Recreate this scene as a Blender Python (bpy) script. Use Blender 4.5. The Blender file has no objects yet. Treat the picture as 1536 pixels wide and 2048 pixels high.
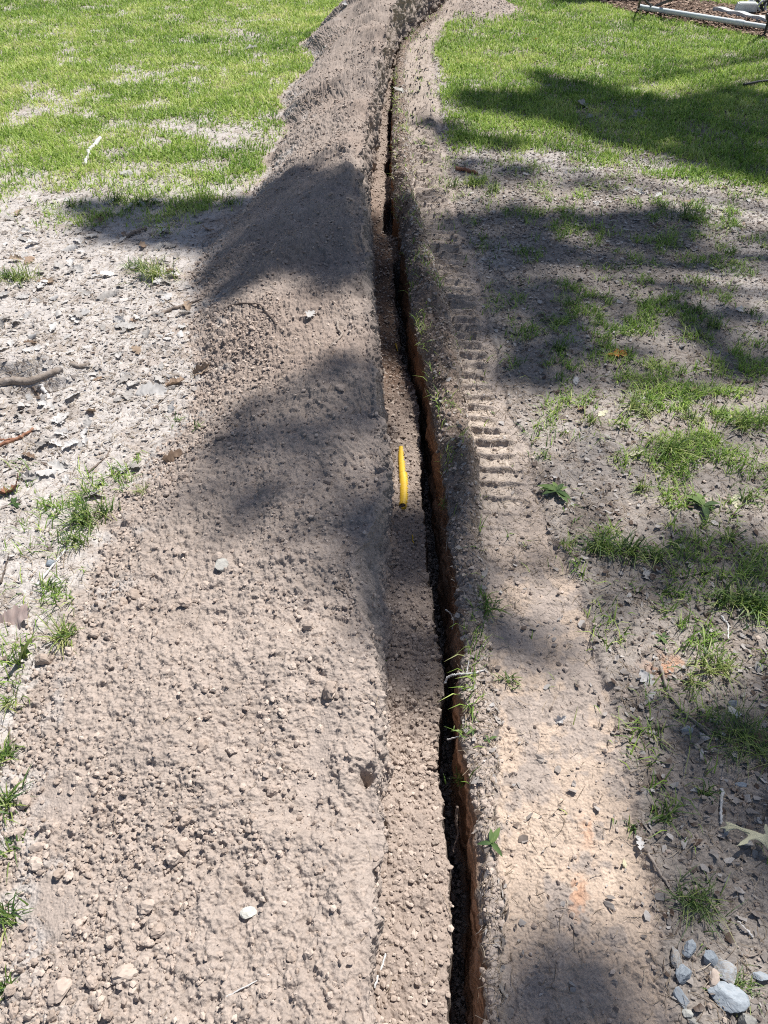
import bpy, math, random
import numpy as np
from mathutils import Vector, Euler

random.seed(7)
RNG = np.random.default_rng(7)
SC = bpy.context.scene
COL = SC.collection

# ------------------------------------------------------------------ camera
CAM_H, PITCH, FPX = 1.55, math.radians(42.8), 1538.0      # FPX: focal length in photo pixels
cam_d = bpy.data.cameras.new('camera')
cam_d.sensor_fit = 'VERTICAL'; cam_d.sensor_height = 36.0; cam_d.sensor_width = 27.0
cam_d.lens = FPX / 2048 * 36.0
cam_d.clip_start = 0.05; cam_d.clip_end = 600
cam = bpy.data.objects.new('camera', cam_d); COL.objects.link(cam)
cam.location = (0, 0, CAM_H); cam.rotation_euler = (math.pi/2 - PITCH, 0, 0)
SC.camera = cam

# ------------------------------------------------------------------ light
SUN_EL, SUN_AZ = math.radians(60), math.radians(38)       # azimuth measured from +Y towards +X
w = bpy.data.worlds.new('World'); SC.world = w; w.use_nodes = True
nt = w.node_tree; nt.nodes.clear()
sky = nt.nodes.new('ShaderNodeTexSky'); sky.sky_type = 'NISHITA'; sky.sun_disc = False
sky.sun_elevation = SUN_EL; sky.sun_rotation = SUN_AZ
bg = nt.nodes.new('ShaderNodeBackground'); bg.inputs[1].default_value = 0.062
wo = nt.nodes.new('ShaderNodeOutputWorld')
nt.links.new(sky.outputs[0], bg.inputs[0]); nt.links.new(bg.outputs[0], wo.inputs[0])
S = np.array([math.sin(SUN_AZ)*math.cos(SUN_EL), math.cos(SUN_AZ)*math.cos(SUN_EL), math.sin(SUN_EL)])
sun_d = bpy.data.lights.new('sun', 'SUN'); sun_d.energy = 5.0; sun_d.angle = math.radians(0.6)
sun_d.color = (1.0, 0.965, 0.91)
sun = bpy.data.objects.new('sun', sun_d); COL.objects.link(sun)
sun.rotation_euler = Vector(S).to_track_quat('Z', 'Y').to_euler()
SC.view_settings.view_transform = 'Standard'; SC.view_settings.look = 'None'
SC.view_settings.gamma = 1.0; SC.view_settings.exposure = 0.52
SC.cycles.max_bounces = 5; SC.cycles.diffuse_bounces = 3; SC.cycles.use_denoising = False; SC.cycles.filter_width = 1.1

# ------------------------------------------------------------------ photo <-> ground helpers
cP, sP = math.cos(PITCH), math.sin(PITCH)
def p2w(px, py, z=0.0):
    """photo pixel -> the point where it meets the level z"""
    px = np.asarray(px, float); py = np.asarray(py, float)
    a = (px-768)/FPX; b = (1024-py)/FPX
    t = (CAM_H - z)/np.maximum(sP - b*cP, 1e-3)
    return a*t, t*(cP + b*sP)
def w2p(x, y, z=0.0):
    d = y*cP + (CAM_H - z)*sP
    u = y*sP - (CAM_H - z)*cP
    d = np.maximum(d, 0.05)
    return 768 + FPX*x/d, 1024 - FPX*u/d
def ss(a, b, x):
    t = np.clip((x-a)/(b-a), 0, 1); return t*t*(3-2*t)

# ------------------------------------------------------------------ noise
def h3(i, j, k, seed):
    n = (i.astype(np.int64)*374761393 + j.astype(np.int64)*668265263 + np.int64(k)*1442695041 + seed*974634777) & 0x7fffffff
    n = ((n ^ (n >> 13))*1274126177) & 0x7fffffff
    n = ((n ^ (n >> 15))*461845907) & 0x7fffffff
    return ((n ^ (n >> 16)) & 0xffffff)/float(0xffffff)
def vnoise(x, y, seed=0):
    """smooth value noise, -1..1"""
    xi = np.floor(x); yi = np.floor(y); fx = x-xi; fy = y-yi
    fx = fx*fx*fx*(fx*(fx*6-15)+10); fy = fy*fy*fy*(fy*(fy*6-15)+10)
    xi = xi.astype(np.int64); yi = yi.astype(np.int64)
    a = h3(xi, yi, 0, seed); b = h3(xi+1, yi, 0, seed); c = h3(xi, yi+1, 0, seed); d = h3(xi+1, yi+1, 0, seed)
    return ((a*(1-fx)+b*fx)*(1-fy) + (c*(1-fx)+d*fx)*fy)*2-1
def fbm(x, y, oct=4, seed=0, gain=.5):
    s = 0; a = 1; n = 0
    ca, sa = math.cos(.6), math.sin(.6)
    for o in range(oct):
        s = s + a*vnoise(x, y, seed+o*17); n += a; a *= gain
        x, y = (x*ca - y*sa)*2.03+5.1, (x*sa + y*ca)*2.03+9.7
    return s/n
def crumbs(x, y, cell, prob, seed, rmin=.22, rmax=.52):
    """hemispherical lumps of random size on a jittered lattice: (height in metres, tone of the lump)"""
    X = x/cell; Y = y/cell
    xi = np.floor(X).astype(np.int64); yi = np.floor(Y).astype(np.int64)
    best = np.zeros_like(X); tone = np.zeros_like(X)
    for dx in (-1, 0, 1):
        for dy in (-1, 0, 1):
            cx = xi+dx; cy = yi+dy
            jx = cx + h3(cx, cy, 1, seed); jy = cy + h3(cx, cy, 2, seed)
            r = rmin + (rmax-rmin)*h3(cx, cy, 3, seed)**1.6
            el = .75 + .5*h3(cx, cy, 6, seed)
            ex = (X-jx)*el; ey = (Y-jy)/el
            on = h3(cx, cy, 4, seed) < prob
            h = np.sqrt(np.maximum(r*r - ex*ex - ey*ey, 0))
            tx_ = h3(cx, cy, 7, seed)*2-1; ty_ = h3(cx, cy, 8, seed)*2-1
            h = np.minimum(h, np.maximum(r*.62 + .75*(tx_*ex + ty_*ey), 0)); h = np.minimum(h, np.maximum(r*.80 - 1.1*(ty_*ex - tx_*ey), 0))*on
            m = h > best
            best = np.where(m, h, best); tone = np.where(m, h3(cx, cy, 5, seed)-.5, tone)
    return best*cell, tone

# ------------------------------------------------------------------ traced lines (photo row : column), each at its own level
def curve(tab, z=0.0):
    tab = sorted(tab); py = np.array([t[0] for t in tab], float); px = np.array([t[1] for t in tab], float)
    zz = z(py) if callable(z) else np.full_like(py, z)
    x, y = p2w(px, py, zz)
    o = np.argsort(y); return y[o], x[o]
def ev(c, y): return np.interp(y, c[0], c[1])
def tabf(tab):
    tab = sorted(tab); a = np.array([t[0] for t in tab], float); b = np.array([t[1] for t in tab], float)
    return lambda q: np.interp(q, a, b)
H_py = tabf([(-60,.36),(50,.34),(150,.31),(300,.26),(450,.24),(600,.205),(800,.17),(1000,.14),(1200,.13),(1400,.11),(1700,.10),(2100,.095)])
foot = curve([(2300,-90),(2100,-40),(1950,-10),(1700,-20),(1500,0),(1400,15),(1280,75),(1200,170),(1100,185),(1000,225),(900,300),(850,350),(800,395),(740,385),
              (650,380),(600,390),(520,400),(470,430),(430,470),(400,500),(330,540),(280,562),(250,565),(200,560),(170,585),(140,640),(120,630),(90,604),
              (70,640),(50,700),(20,690),(0,740),(-60,810)])
crest = curve([(2300,742),(2100,745),(1900,750),(1700,757),(1500,760),(1400,760),(1300,742),(1200,717),(1150,715),(1100,713),(1050,733),(1000,748),(940,768),(900,765),
               (800,754),(700,742),(600,735),(500,729),(400,722),(350,719),(300,722),(250,732),(200,740),(150,760),(100,782),(70,798),(50,815),(20,850),(0,878),(-60,960)], H_py)
wfoot = curve([(2300,748),(2100,752),(1900,758),(1700,766),(1500,772),(1400,774),(1300,779),(1200,780),(1100,780),(1000,784),(940,786),(900,780),(850,774),(800,768),(700,762),
               (650,754),(600,750),(500,744),(400,737),(350,740),(300,748),(250,757),(200,768),(150,779),(100,792),(50,838),(0,896),(-60,975)], -0.04)
slotl = curve([(2300,915),(2100,905),(1900,897),(1800,898),(1700,893),(1600,886),(1500,872),(1450,878),(1400,882),(1330,889),(1290,885),(1250,869),(1200,865),(1100,856),
               (1000,849),(950,843),(900,845),(850,842),(800,838),(750,832),(730,824),(712,814),(680,803),(640,799),(600,797),(560,790),(515,786),(505,800),(460,796),(445,765),(400,764),
               (388,768),(376,783),(340,780),(332,768),(312,768),(298,781),(270,775),(215,775),(200,784),(150,785),(100,796),(50,846),(0,904),(-60,983)], -0.05)
lip = curve([(2300,990),(2100,978),(1900,967),(1750,962),(1700,959),(1600,945),(1500,932),(1400,925),(1340,922),(1300,926),(1250,919),(1200,910),(1150,911),(1100,903),(1000,895),
             (950,886),(900,880),(850,868),(800,861),(750,851),(700,837),(650,828),(600,821),(550,815),(500,806),(450,795),(400,789),(350,787),(300,786),(250,786),(200,788),(150,790),
             (100,801),(50,852),(0,911),(-60,990)])
trL = curve([(2300,1010),(2100,1003),(1900,1000),(1400,985),(1200,972),(1000,959),(900,944),(800,926),(700,915),(600,890),(500,858),(400,828),(300,822),(250,815),(150,806),(100,815),(50,865),(0,925)])
trR = curve([(2300,1400),(2100,1362),(1950,1340),(1800,1312),(1700,1290),(1500,1243),(1400,1225),(1300,1197),(1200,1165),(1100,1122),(1000,1082),(900,1060),(800,1008),(700,985),
             (600,975),(500,945),(400,915),(350,905),(300,893),(250,888),(150,872),(100,862),(50,892),(0,950)])
strip_z = tabf([(-60,-.06),(250,-.07),(300,-.09),(440,-.10),(455,-.07),(500,-.08),(520,-.13),(690,-.14),(715,-.11),(760,-.09),(1450,-.085),(1700,-.05),(2300,-.05)])
slot_d = tabf([(-60,-.12),(150,-.16),(300,-.24),(450,-.28),(455,-.28),(600,-.29),(900,-.27),(1300,-.25),(2300,-.25)])

# ------------------------------------------------------------------ the ground: one sheet, fine where it is seen
rows = []; y = 0.10
while y < 11.6:
    rows.append(y)
    d = y*cP + CAM_H*sP
    step = .72*d*d/(FPX/2*CAM_H)*1.0
    y += min(max(step, .0016), .0095 if y < 5.0 else .022)
rows = np.array(rows)
back = -np.geomspace(.03, 120, 40)[::-1] + .1
front = rows[-1] + np.geomspace(.05, 180, 40)
Y1 = np.concatenate([back, rows, front]); NR = len(Y1)
Yc = np.clip(Y1, .12, 11.4)
PYr = w2p(0, Yc)[1]
F = ev(foot, Yc); C = ev(crest, Yc); W = ev(wfoot, Yc); L = ev(slotl, Yc); R = ev(lip, Yc)
C = C + .010*fbm(Y1*7, Y1*0+11, 4, 531); W = W + .012*fbm(Y1*9, Y1*0+13, 4, 532); L = L + .008*fbm(Y1*8, Y1*0+17, 4, 533)
Hh = H_py(PYr)*(1+.16*fbm(Y1*3.2, Y1*0+5, 3, 534)); SZ = strip_z(PYr); SD = slot_d(PYr)
L = np.maximum(L, W+.012); R = np.maximum(R, L+.006)
narrow = ss(.014, .03, R-L)                      # where the slot has fallen shut it is shallow
SD = SZ + (SD-SZ)*narrow
C = np.minimum(C, W-.008)
F = F + .035*fbm(Y1*4, Y1*0+3, 3, 501)*(.5+.3*Yc)
dep = Yc*cP + CAM_H*sP
wl = np.maximum(.62*dep + .15, .8)
segs = []
def seg(n, f): segs.append((n, f))
NL, NH, NW, NS, NA, NF, NB, NG = 210, 370, 70, 120, 16, 26, 64, 420
def lin(n): return np.linspace(0, 1, n, endpoint=False)
Xs, Zs, ids = [], [], []
def push(x, z, k): Xs.append(x); Zs.append(z); ids.append(np.full(x.shape[1], k))
xl0 = np.minimum(-wl, F-.1)
g = np.geomspace(.12, 150, 22)[::-1]
push(xl0[:, None] - g[None], np.zeros((NR, 22)), 0)
q = lin(NL)[None]; push(xl0[:, None] + (F-xl0)[:, None]*q, np.zeros((NR, NL)), 0)
q = lin(NH)[None]; q = q
hz = Hh[:, None]*(1-(1-q)**1.75)*(.25+.75*ss(0, .16, q))*ss(0, .03, q)
hz = hz*(1-.06*np.exp(-((q-.97)/.03)**2))
push(F[:, None] + (C-F)[:, None]*q, hz, 1)
q = lin(NW)[None]
push(C[:, None] + (W-C)[:, None]*(q**.8), Hh[:, None]*(1-.06*math.exp(-1)) + (SZ+.015-Hh)[:, None]*(q**1.25), 2)
q = lin(NS)[None]; push(W[:, None] + (L-W)[:, None]*q, SZ[:, None] + .015*(1-q)**2 - .012*q**4, 3)
q = lin(NA)[None]; push(L[:, None] + .012*narrow[:, None]*np.sin(q*math.pi*.5), (SZ-.012)[:, None] + (SD-SZ+.012)[:, None]*q, 4)
fl0 = L + .012*narrow; fr0 = R - .020*narrow*np.interp(PYr, [500, 1500], [.5, 1])
q = lin(NF)[None]; push(fl0[:, None] + (fr0-fl0)[:, None]*q, SD[:, None] + .03*(2*q-1)**2*narrow[:, None], 5)
q = lin(NB)[None]; push(fr0[:, None] + (R-fr0)[:, None]*q, (SD+.03*narrow)[:, None]*(1-q) + .008*q, 6)
wr = np.maximum(.62*dep + .15, R+.6)
q = lin(NG)[None]; q = .55*q+.45*q*q
push(R[:, None] + (wr-R)[:, None]*q, np.full((NR, NG), .008), 7)
g = np.geomspace(.06, 150, 22)
push(wr[:, None] + g[None]-.06+.001, np.full((NR, 22), .008), 7)
X = np.concatenate(Xs, 1); Z = np.concatenate(Zs, 1); KID = np.concatenate(ids)[None] + np.zeros((NR, 1), int)
NC = X.shape[1]; Y = np.repeat(Y1[:, None], NC, 1)
PX, PY = w2p(X, np.clip(Y, .12, 60), 0)
PX = np.where(Y > .12, PX, np.clip(PX, -4000, 4000))

# arc length across the section, anchored on the crest, so lumps run on over the steep faces
ds = np.hypot(np.diff(X, axis=1), np.diff(Z, axis=1))
arc = np.concatenate([np.zeros((NR, 1)), np.cumsum(ds, 1)], 1)
ci = 22+NL+NH
ARC = arc - arc[:, ci:ci+1] + C[:, None]*1.0
yy = Y

def gell(cx, cy, rx, ry, rot=0):
    """soft ellipse authored on the photo, evaluated for every ground vertex"""
    c, s = math.cos(math.radians(rot)), math.sin(math.radians(rot))
    dx, dy = PX-cx, PY-cy
    u = (dx*c + dy*s)/rx; v = (-dx*s + dy*c)/ry
    return np.exp(-(u*u+v*v))
k = KID
heap = (k == 1); wall = (k == 2); strip = (k == 3); slot = (k == 4) | (k == 5); cut = (k == 6); right = (k == 7); left = (k == 0)
sheap = np.clip((X-F[:, None])/(C-F)[:, None], 0, 1)*heap
# --- large forms
inside = np.sin(np.clip(sheap, 0, 1)*math.pi*.5)*heap + wall*np.clip((Z+.04)/np.maximum(Hh[:, None]+.04, .05), 0, 1)
fold = (.5-np.abs(fbm(X*1.0+.7, Y*1.9, 3, 5)))*2; farw = ss(1.7, 4.2, Y)
big = (.022+.062*farw)*(fold-.5) + .030*fbm(X*4.5, Y*3.2, 3, 3) + .012*fbm(X*13, Y*11, 3, 4)
def mound(px, py, rx, ry, a, rot=0): return a*gell(px, py, rx, ry, rot)
forms = (mound(575, 578, 105, 22, .065, -28) - mound(600, 640, 110, 26, .035, -25) - mound(640, 520, 60, 30, .045, -20) + mound(590, 400, 75, 26, .05, -35) + mound(700, 420, 20, 60, .03) - mound(480, 500, 60, 20, .02, -20) + mound(560, 700, 60, 30, .02)
         + mound(690, 930, 60, 40, .018) - mound(650, 1010, 70, 30, .012) - mound(640, 720, 60, 30, .01)
         + mound(640, 150, 60, 16, .06) - mound(640, 112, 60, 8, .05) - mound(700, 95, 28, 8, .07) + mound(690, 72, 70, 7, .09) - mound(740, 47, 60, 4, .04) + mound(745, 34, 70, 8, .09) + mound(800, 8, 60, 6, .08) - mound(600, 290, 60, 12, .03)
         + mound(620, 245, 50, 18, .02) + mound(300, 1500, 120, 60, .012) - mound(200, 1680, 60, 90, .02)
         + mound(560, 1550, 30, 120, .008, 12) - mound(120, 1610, 70, 45, .014) - mound(110, 1830, 70, 70, .012)
         + mound(470, 1200, 220, 12, .012, -10))
dz = (big + forms)*np.where(heap | wall, inside, 0)
dz = dz + np.where(left, .010*fbm(X*2.2, Y*2.2, 4, 21) + .004*fbm(X*14, Y*14, 3, 22), 0)
dz = dz + np.where(left, .06*np.clip(1.5*gell(55, 738, 70, 16, -12), 0, 1) - .05*gell(75, 774, 75, 10, -12) + .018*gell(330, 690, 90, 14, -8) - .012*gell(350, 760, 90, 16, -20), 0)
# --- right: berm, pressed track, plain ground
RR = R[:, None]; TL = ev(trL, Yc)[:, None] + .016*fbm(X*9, Y*9, 3, 511); TR = ev(trR, Yc)[:, None] + .03*fbm(X*7, Y*7, 4, 512)
bw = np.clip((X-RR)/np.maximum(TL-RR, .02), 0, 1)
berm = np.where(right & (bw < 1), np.sin(bw*math.pi)**.7, 0)
bermh = np.interp(PYr, [-60, 300, 450, 900, 1100, 1300, 2300], [.02, .04, .09, .08, .034, .018, .018])[:, None]
tw = (X-TL)/np.maximum(TR-TL, .05)
intr = right*ss(-.03, .05, tw)*(1-ss(.93, 1.05, tw))
lugw = right*ss(-.01, .05, tw)*(1-ss(.86, 1.0, tw+.1*fbm(X*9, Y*9, 2, 61)))
lugs_on = np.interp(PYr, [-60, 150, 240, 700, 1000, 1060, 1200, 2300], [.5, .8, 1, 1, 1, .5, .16, .09])[:, None]*(.7+.3*ss(-.4, .05, fbm(X*5, Y*3.5, 2, 31)))
pitch = .067
ph = (Y + .10*(X-TL) + .010*fbm(X*12, Y*6, 3, 32))/pitch; fr = ph-np.floor(ph)
rid = np.floor(ph).astype(np.int64); far4 = np.interp(PYr, [500, 900], [1, 0])[:, None]
ridge = ss(0, .10, fr)*(1-ss(.16+.08*far4, .36+.12*far4, fr))*(1+.4*fbm(X*25, Y*25, 3, 33))*(.65+.5*h3(rid, rid, 1, 77))
lugw = lugw*ss(-.04, .03, tw-.08*h3(rid, rid, 2, 78))*(1-ss(.74, .86, tw+.22*h3(rid, rid, 3, 79)*(1-.6*far4)))
trk = intr*(-.010) + lugw*lugs_on*(ridge*np.interp(PYr, [-60, 800, 1000], [.046, .023, .012])[:, None]-.008)
pile = right*(.15*gell(965, 26, 52, 13) + .07*gell(905, 10, 30, 12))
edge = right*np.exp(-((tw-1.02)/.05)**2)*.010*np.interp(PYr, [-60, 1000, 1200, 2300], [0, 0, 1, 1])[:, None]*(.5+.9*fbm(X*20, Y*20, 3, 41))
outr = right & (tw > .98)
dz = dz + berm*bermh*(1+.75*fbm(X*12, Y*8, 4, 42)) + trk + edge + pile*(1+.4*fbm(X*6, Y*6, 3, 43))
dz = dz + np.where(right, .006*fbm(X*3, Y*3, 4, 23) + .0035*fbm(X*17, Y*17, 3, 24)*(1-.6*intr), 0)
dz = dz + np.where(strip, .010*fbm(X*10, Y*6, 3, 25) + .008*fbm(X*30, Y*30, 3, 26), 0)
dz = dz + np.where(k == 5, .02*fbm(X*18, Y*12, 3, 27), 0)
dz = dz - np.where(strip | wall | heap, .06*gell(765, 1645, 7, 22) + .05*gell(733, 1595, 12, 16), 0)
lawnz = .02*fbm(X*.5, Y*.5, 2, 55)*ss(4, 7, Y)
Z2 = Z + dz + lawnz*(left | right)

# --- the fine lumps
seen = (Y > 0) & (Y < 11.6) & (np.abs(X) < .9*np.maximum(dep[:, None], 1)+.6)
ci_ = np.flatnonzero(seen.ravel())
ax, ay = ARC.ravel()[ci_], yy.ravel()[ci_]
wx = ax + .006*vnoise(ax*55, ay*55, 81) + .003*vnoise(ax*150, ay*150, 83); wy = ay + .006*vnoise(ax*55, ay*55, 82) + .003*vnoise(ax*150, ay*150, 84)
c1, t1 = crumbs(wx, wy, .070, .07, 91, .14, .34)
c2, t2 = crumbs(wx, wy, .036, .16, 92)
c3, t3 = crumbs(wx, wy, .018, .40, 93)
c4, t4 = crumbs(wx, wy, .0095, .75, 94)
c5, t5 = crumbs(wx, wy, .0052, 1.0, 95)
rax, ray = ax*.83+ay*.56, ay*.83-ax*.56
f1 = fbm(rax*60, ray*60, 4, 96, .6); f2 = fbm(ax*4, ay*4, 3, 97)
K = k.ravel()[ci_]; sh = sheap.ravel()[ci_]
px_, py_ = PX.ravel()[ci_], PY.ravel()[ci_]
def gel2(cx, cy, rx, ry, rot=0):
    c, s = math.cos(math.radians(rot)), math.sin(math.radians(rot))
    u = ((px_-cx)*c + (py_-cy)*s)/rx; v = (-(px_-cx)*s + (py_-cy)*c)/ry
    return np.exp(-(u*u+v*v)**1.5)
smooth = np.clip(gel2(640, 1560, 22, 150, 12) + gel2(125, 1610, 70, 45) + gel2(110, 1830, 60, 80) + gel2(690, 88, 26, 8)
                 + .6*gel2(745, 1850, 20, 250), 0, 1)
coarse = np.clip(.10+1.0*f2 +.35*vnoise(ax*13, ay*13, 85)+ gel2(120, 1700, 160, 180) + .8*gel2(560, 1500, 110, 160) + gel2(380, 1700, 140, 120) + gel2(480, 800, 90, 160) + gel2(350, 900, 90, 90)
                 + 1.0*gel2(80, 1950, 200, 110) - .8*gel2(640, 850, 110, 130), 0, 1.3)
fadec = 1-.8*np.clip((ay-2.6)/2.5, 0, 1)
coarse = np.clip(coarse + .9*np.exp(-((sh-.05)/.09)**2)*(K == 1)*(py_ > 380), 0, 1.4); cg = np.clip(coarse*1.5, .12, 1)
lump = np.maximum.reduce([c1*.85*(coarse > .75)*fadec, c2*.8*np.clip(coarse*1.3, 0, 1)*fadec, c3*.8*(.35+.65*cg)*(.4+.6*fadec), c4*.75*(.5+.5*cg), c5*.7])
fine = np.maximum(c4*.7, c5*.6)
padn = ss(-.12, .12, fbm(ax*9, ay*14, 3, 141)); lgw = (lugw*lugs_on).ravel()[ci_]; itr = intr.ravel()[ci_]; rough_t = itr*(1-padn)*(py_ > 1030); brm = berm.ravel()[ci_]; lf = (K == 0); rt = (K == 7)
clods_foot = np.exp(-((sh-.03)/.08)**2)*(K == 1)
amp = np.where(K == 1, .85*(1-.85*smooth), np.where(K == 2, .55, np.where(K == 3, .45+.55*np.clip(cg, 0, 1), np.where(K == 5, 1.2, 0))))
disp = amp*1.45*lump + amp*.010*f1 + amp*.010*(np.abs(fbm(rax*28+.3*f1, ray*28+.3*f1, 3, 86))-.2) + amp*.004*fbm(ax*170, ay*170, 2, 98)
disp = np.where(rt, brm*lump*.9 + (1-brm)*((1-.55*itr)*(.45*c3*(f2 > -.1)*fadec+.7*c4) + .8*c5)*(1-.6*lgw) + rough_t*(.003+.6*c4+.5*c3) + .0065*f1*(1-.45*itr) + .003*np.abs(fbm(ax*90, ay*90, 3, 131)), disp)
disp = np.where(lf, .45*c3*(f2 > 0) + .6*c4 + .5*c5 + .006*f1, disp)
zz = Z2.ravel()[ci_]
streak = fbm(ay*55, zz*7+ax*0, 3, 99)
far = np.clip((ay-2.0)/2.5, 0, 1)
disp = np.where(K == 2, disp + streak*(.003+.014*far), disp)
disp = np.where(K == 6, .008*fbm(ay*16, zz*30, 4, 100) + .005*fbm(ay*70, zz*25, 4, 101) + .014*fbm(ay*6, zz*4, 2, 102), disp)
D = np.zeros(NR*NC); D[ci_] = disp; D = D.reshape(NR, NC)

P = np.stack([X, Y, Z2], -1)
def normals(P):
    du = np.gradient(P, axis=1); dv = np.gradient(P, axis=0)
    n = np.cross(du, dv); n /= np.maximum(np.linalg.norm(n, axis=-1, keepdims=True), 1e-12)
    return n
N0 = normals(P)
P = P + N0*D[..., None]
wob = (np.exp(-((X-C[:, None])/.03)**2)*(heap | wall) + wall*.6)
P[..., 0] += wob*(.010*fbm(Y*14, P[..., 2]*14, 3, 541) + .006*fbm(Y*45, P[..., 2]*30, 3, 542))*(1+.15*dep[:, None])
# a little irregularity of the cut edges along the trench
wob = np.exp(-((X-RR)/.03)**2)*(cut | right | (k == 5))
P[..., 0] += wob*(.011*fbm(Y*11, X*2, 3, 111) + .008*fbm(Y*55, X*2, 3, 112))
wob = np.exp(-((X-L[:, None])/.03)**2)*(strip | slot)
P[..., 0] += wob*narrow[:, None]*(.007*fbm(Y*16, X*2, 3, 113) + .006*fbm(Y*55, X*2, 2, 114))
NRM = normals(P)
area = np.linalg.norm(np.cross(np.gradient(P, axis=1), np.gradient(P, axis=0)), axis=-1)
area[:41] = 0; area[-41:] = 0; area[:, :20] = 0; area[:, -20:] = 0
PXs, PYs = w2p(P[..., 0], np.maximum(P[..., 1], .12), P[..., 2])

# ------------------------------------------------------------------ where grass grows, where the soil is pale
lb = np.interp(PX, [-800, 0, 100, 200, 300, 400, 480, 540, 570], [360, 372, 388, 405, 425, 428, 405, 350, 300])
rb = np.interp(PX, [860, 950, 1100, 1200, 1300, 1400, 1536, 2200], [285, 300, 305, 308, 325, 350, 385, 420])
nz = fbm(X*3.2, Y*3.2, 4, 200)
lawnL = ss(48, -48, PY-lb-75*nz-45*fbm(X*1.1, Y*1.1, 2, 209))*(left)
pilem = np.clip(pile*30, 0, 1)
lawnR = (1-pilem)*ss(26, -30, PY-rb-50*nz)*(right)*ss(.97, 1.3, tw+.25*fbm(X*7, Y*7, 3, 207))
bare = np.clip(gell(400, 265, 170, 16, 6) + .7*gell(60, 225, 70, 14) + .7*gell(240, 305, 30, 8) + .6*gell(490, 290, 70, 16) + .8*gell(500, 250, 40, 12) + .5*gell(480, 80, 70, 30), 0, 1)
lawnL = lawnL*(1-.8*bare)*(.2+.8*ss(-.35, .2, fbm(X*5, Y*5, 4, 203) + .25*ss(260, 60, PY)))
lawnR = lawnR*(1-.7*gell(1210, 215, 35, 8))*(.4+.6*ss(-.45, .1, fbm(X*6, Y*6, 3, 204)))
spr = lambda cx, cy, rx, ry, a, rot=0: a*gell(cx, cy, rx, ry, rot)
sparse = (spr(1180, 660, 130, 60, .35) + spr(1110, 710, 70, 50, .5) + spr(1250, 810, 130, 40, .7) + spr(1440, 850, 100, 60, .7) + spr(1120, 890, 60, 40, .4)
          + spr(1250, 1070, 110, 50, 1.0) + spr(1480, 1190, 90, 45, 1.0, 20) + spr(1480, 1430, 80, 70, .9, 30) + spr(1390, 1300, 60, 50, .5) + spr(1330, 920, 60, 60, .5)
          + spr(1380, 430, 100, 35, .55) + spr(965, 368, 40, 16, .8) + spr(1480, 740, 80, 60, .5) + spr(1150, 600, 80, 20, .4) + spr(1350, 620, 120, 30, .3)
          + spr(985, 1080, 60, 50, .25) + spr(975, 1200, 40, 60, .25) + spr(960, 1300, 50, 60, .25) + spr(935, 1500, 18, 160, .12) + spr(1300, 620, 360, 240, .34) + spr(1400, 1000, 300, 500, .32) + spr(1200, 470, 350, 60, .3))*right*(1-.9*intr)
sparseL = (spr(160, 1020, 90, 45, .7) + spr(120, 1180, 80, 60, .35) + spr(20, 1500, 50, 300, .35) + spr(170, 930, 130, 40, .25) + spr(320, 980, 60, 30, .35) + spr(150, 420, 250, 18, .35))*left
sparse = (sparse + sparseL)*ss(-.35, .35, fbm(X*9, Y*9, 3, 205))
lipgrass = right*np.exp(-((X-RR-.01)/.03)**2)*.07*(right)*ss(0, .4, fbm(Y*7, X*3, 2, 206))
lipfar = (1-pilem)*right*ss(520, 330, PY)*np.clip(bw+.3, 0, 1)*.10*(PY < 520)*ss(-.1, .4, fbm(X*8, Y*8, 3, 208))
bed_a = 0.0
def bedmask(px, py):
    lo = np.interp(px, [1100, 1180, 1260, 1400, 1536, 1800], [-40, 3, 30, 55, 82, 130])
    hi = np.interp(px, [1100, 1250, 1340, 1430, 1536, 1800], [-60, -30, 0, 14, 26, 58])
    return ss(3, -3, py-lo)*ss(-2, 1, py-hi)
bed = bedmask(PX, PY)*right*(Y > 5)
lawn = np.clip(lawnL + lawnR, 0, 1)*(1-bed)
GR = np.clip(lawn + (1-bed)*(np.clip(sparse, 0, .9)*.45 + lipgrass + lipfar), 0, 1)

# ------------------------------------------------------------------ ground colour (soil tones, with some shade and bounce light painted in)
def mixc(a, b, t): return a*(1-t[..., None]) + b*t[..., None]
c = np.zeros((NR, NC, 3)); one = np.ones((NR, NC))
pale = np.array([.47, .435, .41]); soil = np.array([.300, .264, .236]); spoilc = np.array([.372, .312, .272]); clay = np.array([.22, .115, .066])
dark = np.array([.17, .135, .11]); thatch = np.array([.24, .22, .12]); mulch = np.array([.15, .095, .065]); tan = np.array([.46, .365, .29])
n1 = fbm(X*1.7, Y*1.7, 4, 301); n2 = fbm(X*12, Y*12, 4, 302); n3 = fbm(X*50, Y*50, 3, 303)
c[:] = mixc(pale*one[..., None], dark*1.2*one[..., None], np.clip(.45*ss(.0, .6, n2)+.30*ss(.1, .6, n3), 0, .7))*left[..., None]
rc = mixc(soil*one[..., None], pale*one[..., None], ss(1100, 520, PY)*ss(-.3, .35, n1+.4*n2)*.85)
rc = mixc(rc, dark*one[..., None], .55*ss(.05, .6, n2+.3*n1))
rc = mixc(rc, spoilc*.98*one[..., None], intr*ss(900, 1100, PY)*.9)
rc = mixc(rc, tan*one[..., None], .85*intr*ss(900, 1250, PY)*ss(-.22, .02, n1*.7+.8*n2+.3*n3))
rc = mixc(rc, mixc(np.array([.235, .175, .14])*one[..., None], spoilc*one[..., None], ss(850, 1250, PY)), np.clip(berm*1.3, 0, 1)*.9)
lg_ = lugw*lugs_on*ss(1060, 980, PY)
rc = mixc(rc, spoilc*one[..., None], np.clip(intr*ss(1150, 900, PY), 0, 1)*.75)
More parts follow.
